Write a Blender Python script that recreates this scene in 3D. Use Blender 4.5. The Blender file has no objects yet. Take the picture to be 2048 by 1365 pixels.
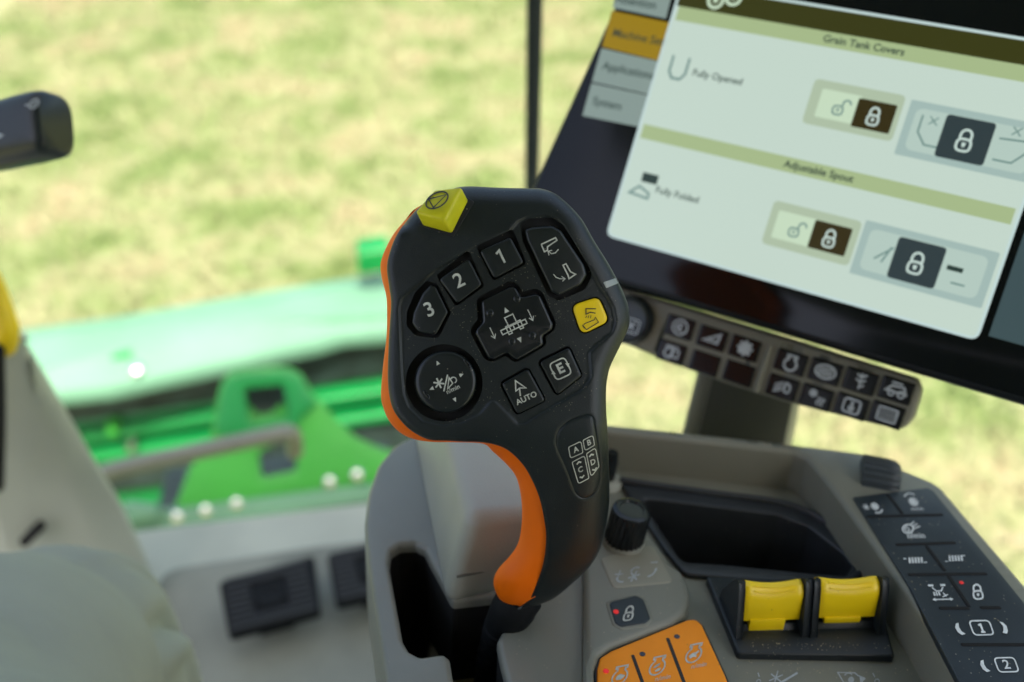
import bpy, bmesh, math, random
import numpy as np
from mathutils import Vector, Matrix
from mathutils.geometry import delaunay_2d_cdt
random.seed(4); np.random.seed(4)
scn = bpy.context.scene
COL = scn.collection
rad = math.radians

# ------------------------------------------------------------ camera
PITCH = rad(36.0)
CAMZ = 2.9
FPX = 2048 * 35 / 36
cd = bpy.data.cameras.new('camera'); cam = bpy.data.objects.new('camera', cd); COL.objects.link(cam)
cam.location = (0, 0, CAMZ); cam.rotation_euler = (rad(90) - PITCH, 0, 0)
cd.lens = 35; cd.sensor_width = 36; cd.clip_start = 0.02; cd.clip_end = 400
cd.dof.use_dof = True; cd.dof.focus_distance = 0.417; cd.dof.aperture_fstop = 5.0
scn.camera = cam

# ------------------------------------------------------------ world, sun, exposure
EXPO = 1.65
SUN_EL, SUN_AZ = rad(60), rad(168)          # azimuth measured from +Y towards +X
w = bpy.data.worlds.new('World'); scn.world = w; w.use_nodes = True
nt = w.node_tree; bg = nt.nodes['Background']
sky = nt.nodes.new('ShaderNodeTexSky'); sky.sky_type = 'NISHITA'; sky.sun_disc = False
sky.sun_elevation = SUN_EL; sky.sun_rotation = SUN_AZ; sky.dust_density = 6.5; sky.air_density = .8; sky.ozone_density = .0
nt.links.new(sky.outputs[0], bg.inputs[0]); bg.inputs[1].default_value = 0.15
sl = bpy.data.lights.new('sun', 'SUN'); sl.energy = 2.0; sl.angle = rad(0.6); sl.color = (1, .96, .88)
so = bpy.data.objects.new('sun', sl); COL.objects.link(so); so.location = (0, 0, 12)
sd = Vector((math.sin(SUN_AZ) * math.cos(SUN_EL), math.cos(SUN_AZ) * math.cos(SUN_EL), math.sin(SUN_EL)))
so.rotation_euler = sd.to_track_quat('Z', 'Y').to_euler()
scn.view_settings.view_transform = 'Standard'; scn.view_settings.look = 'None'
scn.view_settings.exposure = EXPO; scn.view_settings.gamma = 1
scn.render.engine = 'CYCLES'

# ------------------------------------------------------------ pixel helpers
CAM = np.array([0, 0, CAMZ])
RT = np.array([1., 0, 0]); UP = np.array([0, math.sin(PITCH), math.cos(PITCH)]); FW = np.array([0, math.cos(PITCH), -math.sin(PITCH)])
def ray(px, py):
    px = np.asarray(px, float); py = np.asarray(py, float)
    return ((px - 1024) / FPX)[..., None] * RT + ((682.5 - py) / FPX)[..., None] * UP + FW
def P(px, py, d):
    return CAM + ray(px, py) * np.asarray(d, float)[..., None]
def PV(px, py, d): return Vector(P(px, py, d))

class Plane:
    """flat surface: a, b in metres along e1, e2; w along the normal"""
    def __init__(s, o, e1, e2):
        s.o = np.array(o, float); s.e1 = np.array(e1, float) / np.linalg.norm(e1)
        n = np.cross(s.e1, e2); s.n = n / np.linalg.norm(n); s.e2 = np.cross(s.n, s.e1)
    def uv(s, px, py, wv=0.0):
        r = ray(px, py); o = s.o + s.n * wv
        t = ((o - CAM) @ s.n) / (r @ s.n)
        q = CAM + r * t[..., None] - o
        return np.stack([q @ s.e1, q @ s.e2], -1)
    def px(s, pts, wv=0.0):
        pts = np.asarray(pts, float); return s.uv(pts[:, 0], pts[:, 1], wv)
    def pt(s, ab, wv):
        ab = np.asarray(ab, float); wv = np.broadcast_to(np.asarray(wv, float), ab.shape[:-1])
        return s.o + ab[..., :1] * s.e1 + ab[..., 1:2] * s.e2 + wv[..., None] * s.n
class PxPlane:
    """the same flat surface addressed by photograph pixels (used for printed marks)"""
    def __init__(s, pl, base=0.0): s.pl = pl; s.base = base
    def pt(s, ab, wv):
        ab = np.asarray(ab, float); wv = np.broadcast_to(np.asarray(wv, float), ab.shape[:-1])
        out = np.zeros(ab.shape[:-1] + (3,))
        for i in range(len(ab)):
            h = s.base + wv[i]; out[i] = s.pl.pt(s.pl.uv(ab[i, 0], ab[i, 1], h)[None], h)[0]
        return out

def crom(pts, per=8, closed=True):
    p = np.asarray(pts, float); n = len(p); out = []
    rng = range(n) if closed else range(n - 1)
    for i in rng:
        if closed: a, b, c, d = p[i - 1], p[i], p[(i + 1) % n], p[(i + 2) % n]
        else: a, b, c, d = p[max(i - 1, 0)], p[i], p[i + 1], p[min(i + 2, n - 1)]
        for k in range(per):
            t = k / per
            out.append(.5 * (2 * b + (c - a) * t + (2 * a - 5 * b + 4 * c - d) * t * t + (3 * b - a - 3 * c + d) * t ** 3))
    if not closed: out.append(p[-1])
    return np.array(out)
def resample(pts, step, closed=True):
    p = np.asarray(pts, float); q = np.vstack([p, p[:1]]) if closed else p
    L = np.r_[0, np.cumsum(np.linalg.norm(np.diff(q, axis=0), axis=1))]
    n = max(4, int(L[-1] / step)); t = np.linspace(0, L[-1], n, endpoint=not closed)
    return np.stack([np.interp(t, L, q[:, k]) for k in range(q.shape[1])], -1)
def rpoly(pts, r, seg=5):
    p = np.asarray(pts, float); n = len(p); out = []
    rr = r if hasattr(r, '__len__') else [r] * n
    for i in range(n):
        a, b, c = p[i - 1], p[i], p[(i + 1) % n]
        u = (a - b); v = (c - b); lu, lv = np.linalg.norm(u), np.linalg.norm(v); u /= lu; v /= lv
        cosang = np.clip(u @ v, -1, 1); half = math.acos(cosang) / 2
        t = min(rr[i] / max(math.tan(half), 1e-3), .48 * lu, .48 * lv)
        s, e = b + u * t, b + v * t
        for k in range(seg + 1):
            q = k / seg; out.append((1 - q) ** 2 * s + 2 * q * (1 - q) * b + q * q * e)
    return np.array(out)
def circ(c, r, n=40, ry=None, rot=0):
    a = np.linspace(0, 2 * math.pi, n, endpoint=False); ry = ry or r
    x, y = r * np.cos(a), ry * np.sin(a)
    return np.stack([c[0] + x * math.cos(rot) - y * math.sin(rot), c[1] + x * math.sin(rot) + y * math.cos(rot)], -1)
def area(p): return .5 * np.sum(p[:, 0] * np.roll(p[:, 1], -1) - np.roll(p[:, 0], -1) * p[:, 1])
def inset(p, d):
    """move every vertex inwards by d (negative: outwards)"""
    s = 1 if area(p) > 0 else -1
    e = np.roll(p, -1, 0) - p; L = np.linalg.norm(e, axis=1, keepdims=True); e = e / np.maximum(L, 1e-12)
    nr = np.stack([-e[:, 1], e[:, 0]], -1) * s
    m = nr + np.roll(nr, 1, 0); l2 = np.maximum((m * m).sum(1, keepdims=True), .5)
    return p + d * 2 * m / l2
def inside(pts, poly):
    x, y = pts[:, 0], pts[:, 1]; c = np.zeros(len(pts), bool)
    a = poly; b = np.roll(poly, -1, 0)
    for (x1, y1), (x2, y2) in zip(a, b):
        if y1 == y2: continue
        k = ((y1 > y) != (y2 > y)) & (x < (x2 - x1) * (y - y1) / (y2 - y1) + x1); c ^= k
    return c
def segdist(pts, a, b):
    best = np.full(len(pts), 1e9)
    for p, q in zip(a, b):
        d = q - p; l = d @ d
        t = np.clip(((pts - p) @ d) / max(l, 1e-12), 0, 1)
        best = np.minimum(best, np.linalg.norm(pts - p - t[:, None] * d, axis=1))
    return best
def sdf(pts, poly):
    d = segdist(pts, poly, np.roll(poly, -1, 0)); return np.where(inside(pts, poly), d, -d)

# ------------------------------------------------------------ object helpers
def mk(name, verts, faces, mat, parent=None, smooth=40, recalc=True, bevel=None):
    bm = bmesh.new()
    off = np.array(parent_loc(parent))
    vs = [bm.verts.new(tuple(np.asarray(v) - off)) for v in verts]
    for f in faces:
        try: bm.faces.new([vs[i] for i in f])
        except ValueError: pass
    return fin(name, bm, mat, parent, smooth, recalc, bevel)
def parent_loc(p):
    l = Vector((0, 0, 0))
    while p is not None: l += p.location; p = p.parent
    return l
def fin(name, bm, mat, parent=None, smooth=40, recalc=True, bevel=None):
    if bevel:
        bmesh.ops.remove_doubles(bm, verts=bm.verts, dist=1e-6)
        ed = [e for e in bm.edges if len(e.link_faces) == 2 and e.calc_face_angle(0) > rad(25)]
        bmesh.ops.bevel(bm, geom=ed, offset=bevel[0], segments=bevel[1], profile=.5, affect='EDGES')
    if recalc: bmesh.ops.recalc_face_normals(bm, faces=bm.faces)
    me = bpy.data.meshes.new(name); bm.to_mesh(me); bm.free()
    if smooth:
        me.polygons.foreach_set('use_smooth', [True] * len(me.polygons)); me.set_sharp_from_angle(angle=rad(smooth))
    o = bpy.data.objects.new(name, me); COL.objects.link(o); o.parent = parent
    if mat: me.materials.append(mat)
    return o
def thing(name, label, cat, loc, group=None):
    o = bpy.data.objects.new(name, None); COL.objects.link(o); o.location = Vector(loc); o.empty_display_size = .05
    o['label'] = label; o['category'] = cat
    if group: o['group'] = group
    return o
def struct(o): o['kind'] = 'structure'; return o

def pillow(name, S, outl, w0, w1, mat, parent, bev, bw=None, dome=0.0, seg=4, smooth=35, caps=5):
    """closed key-like solid: straight sides from w0, rounded rim of width bev, slightly domed top at w1"""
    bw = bev_w(S, bev) if bw is None else bw
    rings = [(outl, w0)]
    for k in range(seg + 1):
        a = k / seg * math.pi / 2
        rings.append((inset(outl, bev * (1 - math.cos(a))), w1 - bw * (1 - math.sin(a))))
    top = rings[-1][0]; c = top.mean(0); n = len(outl)
    for k in range(1, caps):
        f = 1 - k / caps; rings.append((c + (top - c) * f, w1 + dome * (1 - f * f)))
    V = [S.pt(r, wv) for r, wv in rings]
    V = np.vstack(V + [S.pt(c[None], w1 + dome)]); F = []
    for k in range(len(rings) - 1):
        for i in range(n):
            j = (i + 1) % n; F.append((k * n + i, k * n + j, (k + 1) * n + j, (k + 1) * n + i))
    l = (len(rings) - 1) * n
    for i in range(n): F.append((l + i, l + (i + 1) % n, len(V) - 1))
    F.append(tuple(range(n - 1, -1, -1)))
    return mk(name, V, F, mat, parent, smooth)
def bev_w(S, b): return b if isinstance(S, Plane) else b * .2e-3

def plate(name, S, outer, holes, wt, wb, mat, parent, bev=.001, seg=3, hdepth=None, smooth=35, hwall=None):
    """flat plate at level wt with rounded rims and real openings; hdepth gives each opening a floor level (None: open)"""
    V = []; F = []; loops = []
    def add(ab, wv):
        i0 = len(V); V.extend(S.pt(ab, wv)); return list(range(i0, i0 + len(ab)))
    def wall(a, b):
        n = len(a)
        for i in range(n): F.append((a[i], a[(i + 1) % n], b[(i + 1) % n], b[i]))
    inner = []
    for li, lp in enumerate([outer] + list(holes)):
        sg = 1 if li == 0 else -1; prev = None
        end = wb if li == 0 or not hdepth or hdepth[li - 1] is None else hdepth[li - 1]
        if li and hwall is not None: end = hwall
        first = add(lp, end); prev = first
        for k in range(seg + 1):
            a = k / seg * math.pi / 2; ab = inset(lp, sg * bev * (1 - math.cos(a)))
            cur = add(ab, wt - bev * (1 - math.sin(a))); wall(prev, cur); prev = cur
        inner.append((ab, prev))
        if li and hdepth and hdepth[li - 1] is not None: F.append(tuple(first))
        if li == 0 and not holes: F.append(tuple(first[::-1]))
    pts = np.vstack([q[0] for q in inner]); idx = sum([q[1] for q in inner], []); ed = []; k = 0
    for ab, ids in inner:
        n = len(ids); ed += [(k + i, k + (i + 1) % n) for i in range(n)]; k += n
    r = delaunay_2d_cdt([Vector(p) for p in pts], ed, [], 0, 1e-9)
    pv = np.array([tuple(v) for v in r[0]]); tri = [t for t in r[2]]
    cen = np.array([pv[list(t)].mean(0) for t in tri]); keep = inside(cen, inner[0][0])
    for ab, _ in inner[1:]: keep &= ~inside(cen, ab)
    mp = []
    for q, o_ in enumerate(r[3]):
        if o_: mp.append(idx[o_[0]])
        else: mp.append(len(V)); V.extend(S.pt(pv[q][None], wt))
    for t, kq in zip(tri, keep):
        if kq: F.append(tuple(mp[i] for i in t))
    return mk(name, V, F, mat, parent, smooth)

def tube(name, pts, rads, mat, parent=None, n=16, cap=True, smooth=50, ribs=None):
    p = np.asarray(pts, float); m = len(p); V = []; F = []
    rads = np.broadcast_to(np.asarray(rads, float), (m,)) if np.ndim(rads) < 2 else np.asarray(rads)
    t = np.gradient(p, axis=0); t /= np.linalg.norm(t, axis=1, keepdims=True)
    up = np.array([0, 0, 1.]) if abs(t[0][2]) < .9 else np.array([1., 0, 0])
    for i in range(m):
        x = np.cross(up, t[i]); x /= np.linalg.norm(x); y = np.cross(t[i], x); up = y if False else up
        for k in range(n):
            a = 2 * math.pi * k / n; rr = rads[i]
            if ribs: rr = rr * (1 - ribs * (k % 2))
            V.append(p[i] + rr * (math.cos(a) * x + math.sin(a) * y))
    for i in range(m - 1):
        for k in range(n): F.append((i * n + k, i * n + (k + 1) % n, (i + 1) * n + (k + 1) % n, (i + 1) * n + k))
    if cap: F.append(tuple(range(n - 1, -1, -1))); F.append(tuple(range((m - 1) * n, m * n)))
    return mk(name, V, F, mat, parent, smooth)
def hexa(name, b, t, mat, parent, bevel=(.002, 3), smooth=40):
    V = list(b) + list(t); n = len(b); F = [tuple(range(n - 1, -1, -1)), tuple(range(n, 2 * n))]
    for i in range(n): F.append((i, (i + 1) % n, n + (i + 1) % n, n + i))
    return mk(name, V, F, mat, parent, smooth, bevel=bevel)
def lathe(name, o, ax, prof, mat, parent, n=48, ribs=0, ribrange=None, smooth=35):
    o = np.asarray(o, float); ax = np.asarray(ax, float) / np.linalg.norm(ax)
    x = np.cross(ax, [0, 0, 1.] if abs(ax[2]) < .9 else [1., 0, 0]); x /= np.linalg.norm(x); y = np.cross(ax, x)
    V = []; F = []
    for j, (r, h) in enumerate(prof):
        for k in range(n):
            a = 2 * math.pi * k / n; rr = r
            if ribs and ribrange[0] <= j <= ribrange[1] and (k % 4) in (2, 3): rr = r - ribs
            V.append(o + ax * h + rr * (math.cos(a) * x + math.sin(a) * y))
    for j in range(len(prof) - 1):
        for k in range(n): F.append((j * n + k, j * n + (k + 1) % n, (j + 1) * n + (k + 1) % n, (j + 1) * n + k))
    F.append(tuple(range(n - 1, -1, -1))); F.append(tuple(range((len(prof) - 1) * n, len(prof) * n)))
    return mk(name, V, F, mat, parent, smooth)

# ------------------------------------------------------------ flat print: strokes, filled shapes, lettering
class Ink:
    def __init__(s, S, c=(0, 0), ex=(1, 0), ey=(0, 1), w=.00015):
        s.S = S; s.c = np.array(c, float); s.ex = np.array(ex, float); s.ey = np.array(ey, float); s.w = w; s.V = []; s.F = []; s.k = 0
    def m(s, p):
        p = np.asarray(p, float); return s.c + p[:, :1] * s.ex + p[:, 1:2] * s.ey
    def put(s, p, faces):
        i0 = len(s.V); s.V.extend(s.S.pt(s.m(p), s.w + s.k * .00002)); s.k += 1
        s.F += [tuple(i + i0 for i in f) for f in faces]; return s
    def line(s, pts, wd, closed=False):
        p = np.asarray(pts, float); n = len(p)
        if closed:
            a, b = inset(p, wd / 2), inset(p, -wd / 2)
        else:
            d = np.gradient(p, axis=0) if n > 2 else np.repeat((p[1] - p[0])[None], 2, 0)
            e = np.diff(p, axis=0); e /= np.maximum(np.linalg.norm(e, axis=1, keepdims=True), 1e-9)
            nr = np.stack([-e[:, 1], e[:, 0]], -1)
            m = np.vstack([nr[:1], nr[:-1] + nr[1:], nr[-1:]]); m[0] *= 2; m[-1] *= 2
            m = 2 * m / np.maximum((m * m).sum(1, keepdims=True), 1.2)
            a, b = p + m * wd / 2, p - m * wd / 2
        q = range(n) if closed else range(n - 1)
        return s.put(np.vstack([a, b]), [(i, (i + 1) % n, n + (i + 1) % n, n + i) for i in q])
    def poly(s, pts):
        p = np.asarray(pts, float); return s.put(p, [tuple(range(len(p)))])
    def ring(s, c, r, wd, n=28, ry=None): return s.line(circ(c, r, n, ry), wd, True)
    def arc(s, c, r, a0, a1, wd, n=10, head=0):
        a = np.radians(np.linspace(a0, a1, n)); p = np.stack([c[0] + r * np.cos(a), c[1] + r * np.sin(a)], -1)
        s.line(p, wd)
        if head: s.arrow(p[-1], p[-1] - p[-3], head)
        return s
    def arrow(s, tip, d, h):
        d = np.asarray(d, float); d /= np.linalg.norm(d); nn = np.array([-d[1], d[0]]); t = np.asarray(tip, float)
        return s.poly([t + d * h * .7, t - d * h * .4 + nn * h * .6, t - d * h * .4 - nn * h * .6])
    def disc(s, c, r, n=20): return s.poly(circ(c, r, n))
    def rrect(s, x0, y0, x1, y1, r, wd=None):
        p = rpoly([(x0, y0), (x1, y0), (x1, y1), (x0, y1)], r)
        return s.line(p, wd, True) if wd else s.poly(p)
    def star(s, c, r, wd, n=3, rot=0):
        for k in range(n):
            a = rot + math.pi * k / n; d = np.array([math.cos(a), math.sin(a)]) * r
            s.line([np.array(c) - d, np.array(c) + d], wd)
        return s
    def text(s, t, c, size, bold=.0, align='CENTER'):
        cu = bpy.data.curves.new('text', 'FONT'); cu.body = t; cu.size = size; cu.align_x = align; cu.align_y = 'CENTER'
        cu.offset = bold * size; cu.resolution_u = 3
        o = bpy.data.objects.new('text', cu); COL.objects.link(o)
        dg = bpy.context.evaluated_depsgraph_get(); me = bpy.data.meshes.new_from_object(o.evaluated_get(dg))
        p = np.array([v.co[:2] for v in me.vertices]) + np.array(c); f = [tuple(q.vertices) for q in me.polygons]
        bpy.data.objects.remove(o); bpy.data.curves.remove(cu); bpy.data.meshes.remove(me)
        return s.put(p, f)
    def one(s, c, h, wd, foot=False):
        x, y = c; s.line([(x - h * .26, y + h * .30), (x + h * .02, y + h * .5 - wd * .5), (x + h * .02, y - h * .5)], wd)
        if foot: s.line([(x - h * .22, y - h * .5), (x + h * .26, y - h * .5)], wd)
        return s
    def lock(s, c, h, wd, open_=False):
        x, y = c; b = h * .27
        s.line(rpoly([(x - b, y - h * .46), (x + b, y - h * .46), (x + b, y + .02 * h), (x - b, y + .02 * h)], b * .75, 5), wd, True)
        r_ = b * .78; ox_ = b * 1.5 if open_ else 0
        a = np.radians(np.linspace(0, 180, 12)); p_ = [(x + ox_ + r_ * math.cos(t), y + h * .17 + r_ * 1.1 * math.sin(t)) for t in a]
        p_ = p_ + [(x + ox_ - r_, y + .02 * h)]
        if not open_: p_ = [(x + r_, y + .02 * h)] + p_
        s.line(p_, wd)
        return s.poly([(x - b * .32, y - h * .12), (x + b * .32, y - h * .12), (x + b * .18, y - h * .30), (x - b * .18, y - h * .30)])
    def engine(s, c, r, wd):
        x, y = c; a = np.radians(np.linspace(120, 420, 26)); p = [(x + r * math.cos(t), y - .15 * r + r * math.sin(t)) for t in a]
        p += [(x + .5 * r, y + 1.0 * r), (x + .75 * r, y + 1.0 * r), (x + .75 * r, y + 1.3 * r), (x - .75 * r, y + 1.3 * r), (x - .75 * r, y + 1.0 * r), (x - .5 * r, y + 1.0 * r)]
        return s.line(p, wd, True)
    def build(s, name, mat, parent):
        return mk(name, s.V, s.F, mat, parent, smooth=0, recalc=False)

# ------------------------------------------------------------ materials
def lin(r, g, b):
    f = lambda c: (c / 255 / 12.92) if c / 255 <= .04045 else ((c / 255 + .055) / 1.055) ** 2.4
    return (f(r), f(g), f(b), 1)
def N(nt, t, **kw):
    n = nt.nodes.new(t)
    for k, v in kw.items():
        if k in n.inputs: n.inputs[k].default_value = v
        else: setattr(n, k, v)
    return n
def mat(name, col, rough=.5, var=.0, vscale=30, grain=0, gscale=1500, dust=0, dustcol=(.55, .5, .36, 1), metal=0, spec=.5, coat=0, rvar=0, dscale=900, sheen=0, dattr=None):
    m = bpy.data.materials.new(name); m.use_nodes = True; t = m.node_tree; b = t.nodes['Principled BSDF']
    b.inputs['Base Color'].default_value = col; b.inputs['Roughness'].default_value = rough
    b.inputs['Metallic'].default_value = metal; b.inputs['Specular IOR Level'].default_value = spec
    b.inputs['Coat Weight'].default_value = coat; b.inputs['Sheen Weight'].default_value = sheen
    tc = N(t, 'ShaderNodeTexCoord'); cur = None
    if var:
        n1 = N(t, 'ShaderNodeTexNoise', Scale=vscale, Detail=4.0); t.links.new(tc.outputs['Object'], n1.inputs['Vector'])
        rp = N(t, 'ShaderNodeMapRange'); rp.inputs['From Min'].default_value = .3; rp.inputs['From Max'].default_value = .7
        rp.inputs['To Min'].default_value = 1 - var; rp.inputs['To Max'].default_value = 1 + var
        t.links.new(n1.outputs['Fac'], rp.inputs['Value'])
        mx = N(t, 'ShaderNodeVectorMath', operation='SCALE'); mx.inputs[0].default_value = col[:3]
        t.links.new(rp.outputs[0], mx.inputs['Scale']); cur = mx.outputs[0]
        if rvar:
            r2 = N(t, 'ShaderNodeMapRange'); r2.inputs['To Min'].default_value = rough - rvar; r2.inputs['To Max'].default_value = rough + rvar
            t.links.new(n1.outputs['Fac'], r2.inputs['Value']); t.links.new(r2.outputs[0], b.inputs['Roughness'])
    if dust:
        a = N(t, 'ShaderNodeTexVoronoi', Scale=dscale); t.links.new(tc.outputs['Object'], a.inputs['Vector'])
        sep = N(t, 'ShaderNodeSeparateColor'); t.links.new(a.outputs['Color'], sep.inputs[0])
        n3 = N(t, 'ShaderNodeTexNoise', Scale=70.0, Detail=3.0); t.links.new(tc.outputs['Object'], n3.inputs['Vector'])
        th = N(t, 'ShaderNodeMapRange'); th.inputs['From Min'].default_value = .45; th.inputs['From Max'].default_value = .7
        th.inputs['To Min'].default_value = 1.0; th.inputs['To Max'].default_value = 1 - dust
        t.links.new(n3.outputs['Fac'], th.inputs['Value'])
        tho = th.outputs[0]
        if dattr:
            at_ = N(t, 'ShaderNodeAttribute', attribute_name=dattr)
            a1 = N(t, 'ShaderNodeMath', operation='SUBTRACT'); a1.inputs[0].default_value = 1; t.links.new(tho, a1.inputs[1])
            a2 = N(t, 'ShaderNodeMath', operation='MULTIPLY'); t.links.new(a1.outputs[0], a2.inputs[0]); t.links.new(at_.outputs['Fac'], a2.inputs[1])
            a3 = N(t, 'ShaderNodeMath', operation='SUBTRACT'); a3.inputs[0].default_value = 1; t.links.new(a2.outputs[0], a3.inputs[1]); tho = a3.outputs[0]
        gt = N(t, 'ShaderNodeMath', operation='GREATER_THAN'); t.links.new(sep.outputs[0], gt.inputs[0]); t.links.new(tho, gt.inputs[1])
        dd = N(t, 'ShaderNodeMapRange'); dd.inputs['From Min'].default_value = .18; dd.inputs['From Max'].default_value = .34
        dd.inputs['To Min'].default_value = .7; dd.inputs['To Max'].default_value = 0
        t.links.new(a.outputs['Distance'], dd.inputs['Value'])
        mu = N(t, 'ShaderNodeMath', operation='MULTIPLY'); t.links.new(gt.outputs[0], mu.inputs[0]); t.links.new(dd.outputs[0], mu.inputs[1])
        mc = N(t, 'ShaderNodeMix', data_type='RGBA'); t.links.new(mu.outputs[0], mc.inputs[0])
        if cur is not None: t.links.new(cur, mc.inputs[6])
        else: mc.inputs[6].default_value = col
        mc.inputs[7].default_value = dustcol; cur = mc.outputs[2]
    if cur is not None: t.links.new(cur, b.inputs['Base Color'])
    if grain:
        n2 = N(t, 'ShaderNodeTexNoise', Scale=gscale, Detail=2.0); t.links.new(tc.outputs['Object'], n2.inputs['Vector'])
        bp = N(t, 'ShaderNodeBump', Strength=grain, Distance=.0004); t.links.new(n2.outputs['Fac'], bp.inputs['Height'])
        t.links.new(bp.outputs[0], b.inputs['Normal'])
    return m
def glow(name, col, k=1.0):
    m = bpy.data.materials.new(name); m.use_nodes = True; b = m.node_tree.nodes['Principled BSDF']
    b.inputs['Base Color'].default_value = (.01, .01, .01, 1); b.inputs['Roughness'].default_value = .3; b.inputs['Specular IOR Level'].default_value = .3
    b.inputs['Emission Color'].default_value = col; b.inputs['Emission Strength'].default_value = k / 2 ** EXPO
    return m

M = {}
M['black'] = mat('soft black plastic', (.0062, .0112, .0130, 1), .34, .2, 28, .3, 2600, .22, rvar=.10, spec=.5, dscale=1900, dattr='dust', dustcol=(.34, .31, .21, 1))
M['panel'] = M['black']
M['key'] = mat('black key rubber', (.006, .0105, .012, 1), .32, .15, 60, .12, 2600, .015, spec=.5, rvar=.08, dscale=1500)
M['gloss'] = mat('glossy black key', (.008, .011, .013, 1), .2, dust=.02, spec=.45)
M['deep'] = mat('recess black', (.006, .007, .008, 1), .6, dust=.12, dustcol=(.3, .27, .18, 1))
M['boot'] = mat('boot rubber', (.005, .006, .007, 1), .7, spec=.2)
M['frame'] = mat('paddle frame plastic', (.010, .015, .018, 1), .42, .15, 60, .2, 2200, .08, dustcol=(.35, .32, .22, 1), dscale=1400)
M['barkey'] = mat('gloss black bar key', (.003, .004, .004, 1), .25, spec=.3)
M['kprint'] = mat('white print', (.72, .75, .74, 1), .5, .15, 300)
M['void'] = mat('dark inside', (.004, .004, .004, 1), .9)
M['orange'] = mat('orange grip shell', (.92, .165, .0, 1), .5, .04, 40, .1, 2500, spec=.3)
M['orange_key'] = mat('orange key membrane', (.98, .30, .0, 1), .55, .05, 60, .2, 2200, .03, dustcol=(.4, .2, .05, 1))
M['yellow'] = mat('worn yellow plastic', (.62, .58, .008, 1), .40, .1, 120, .1, 2500, .04, dustcol=(.1, .09, .02, 1))
M['yellow2'] = mat('yellow paddle plastic', (.88, .62, .003, 1), .36, .05, 60, .1, 2500, .02, dustcol=(.2, .16, .02, 1))
M['print'] = mat('pale print', (.50, .52, .47, 1), .55, .22, 300)
M['printg'] = mat('grey print', (.40, .44, .46, 1), .55, .2, 300)
M['ink'] = mat('dark print', (.02, .02, .02, 1), .55)
M['console'] = mat('console grey plastic', (.192, .195, .156, 1), .36, .06, 14, .35, 2200, .05, dustcol=(.4, .38, .28, 1))
M['rim'] = mat('console rim plastic', (.190, .190, .148, 1), .36, .06, 14, .35, 2200, .02, dustcol=(.4, .38, .28, 1))
M['gate'] = mat('gate plate plastic', (.205, .210, .178, 1), .32, .05, 14, .3, 2200, .03, dustcol=(.4, .38, .28, 1))
M['pad'] = mat('grained pad', (.34, .35, .295, 1), .42, .04, 30, .5, 1200)
M['label'] = mat('label sheet', (.26, .255, .195, 1), .42, .05, 20, .2, 2200, .03)
M['tray'] = mat('tray liner rubber', (.018, .021, .024, 1), .38, .25, 50, .2, 1500, .05, dustcol=(.2, .17, .1, 1))
M['keypad'] = mat('blue black keypad', (.017, .025, .031, 1), .40, .12, 50, .2, 2200, .05, dustcol=(.45, .42, .33, 1))
M['cover'] = mat('stand cover plastic', (.042, .043, .032, 1), .5, .08, 20)
M['wheel'] = mat('knurled wheel', (.035, .046, .054, 1), .45)
M['casing'] = mat('terminal casing', (.005, .008, .010, 1), .35, .1, 20, .1, 2500, .015, dustcol=(.3, .3, .3, 1), spec=.25)
M['keybar'] = mat('key bar plastic', (.17, .168, .125, 1), .5, .06, 30, .3, 2200)
M['redled'] = glow('red led', (.85, .03, .03, 1), .7)
M['darkled'] = mat('unlit led', (.04, .05, .07, 1), .3)
M['clear'] = mat('clear light window', (.30, .33, .33, 1), .12)
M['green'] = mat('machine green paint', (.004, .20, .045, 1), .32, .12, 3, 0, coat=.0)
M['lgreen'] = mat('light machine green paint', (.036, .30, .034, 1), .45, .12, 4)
M['beam'] = mat('green beam with painted glare', (.125, .26, .18, 1), .6, .16, 3, spec=.3)  # pale sky glare is put into the base colour of the green
M['dark'] = mat('dark rubber', (.02, .035, .032, 1), .5, .5, 14)
M['bar'] = mat('grey painted bar', (.16, .16, .145, 1), .35, .1, 10)
M['bolt'] = mat('zinc bolt', (.75, .75, .72, 1), .25, metal=1)
M['floor'] = mat('pale floor mat', (.215, .222, .178, 1), .5, .25, 7, .3, 900)
M['floorp'] = mat('pale floor panel', (.44, .45, .365, 1), .5, .08, 9, .2, 900)
M['pedal'] = mat('ribbed pedal rubber', (.010, .011, .012, 1), .6, .1, 40, spec=.12)
M['tread'] = mat('pedal tread', (.034, .036, .038, 1), .5, spec=.2)
M['column'] = mat('column grey plastic', (.42, .44, .36, 1), .5, .05, 6)
M['denim'] = mat('pale denim', (.33, .35, .30, 1), .9, .07, 14, .35, 1300)
M['seam'] = mat('dark seam thread', (.12, .14, .12, 1), .8)
M['roof'] = mat('roof lining', (.20, .20, .19, 1), .8)
M['post'] = mat('dark window post', (.016, .024, .024, 1), .45)
M['stalk'] = mat('stalk plastic', (.009, .014, .014, 1), .34, .1, 30)
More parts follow.
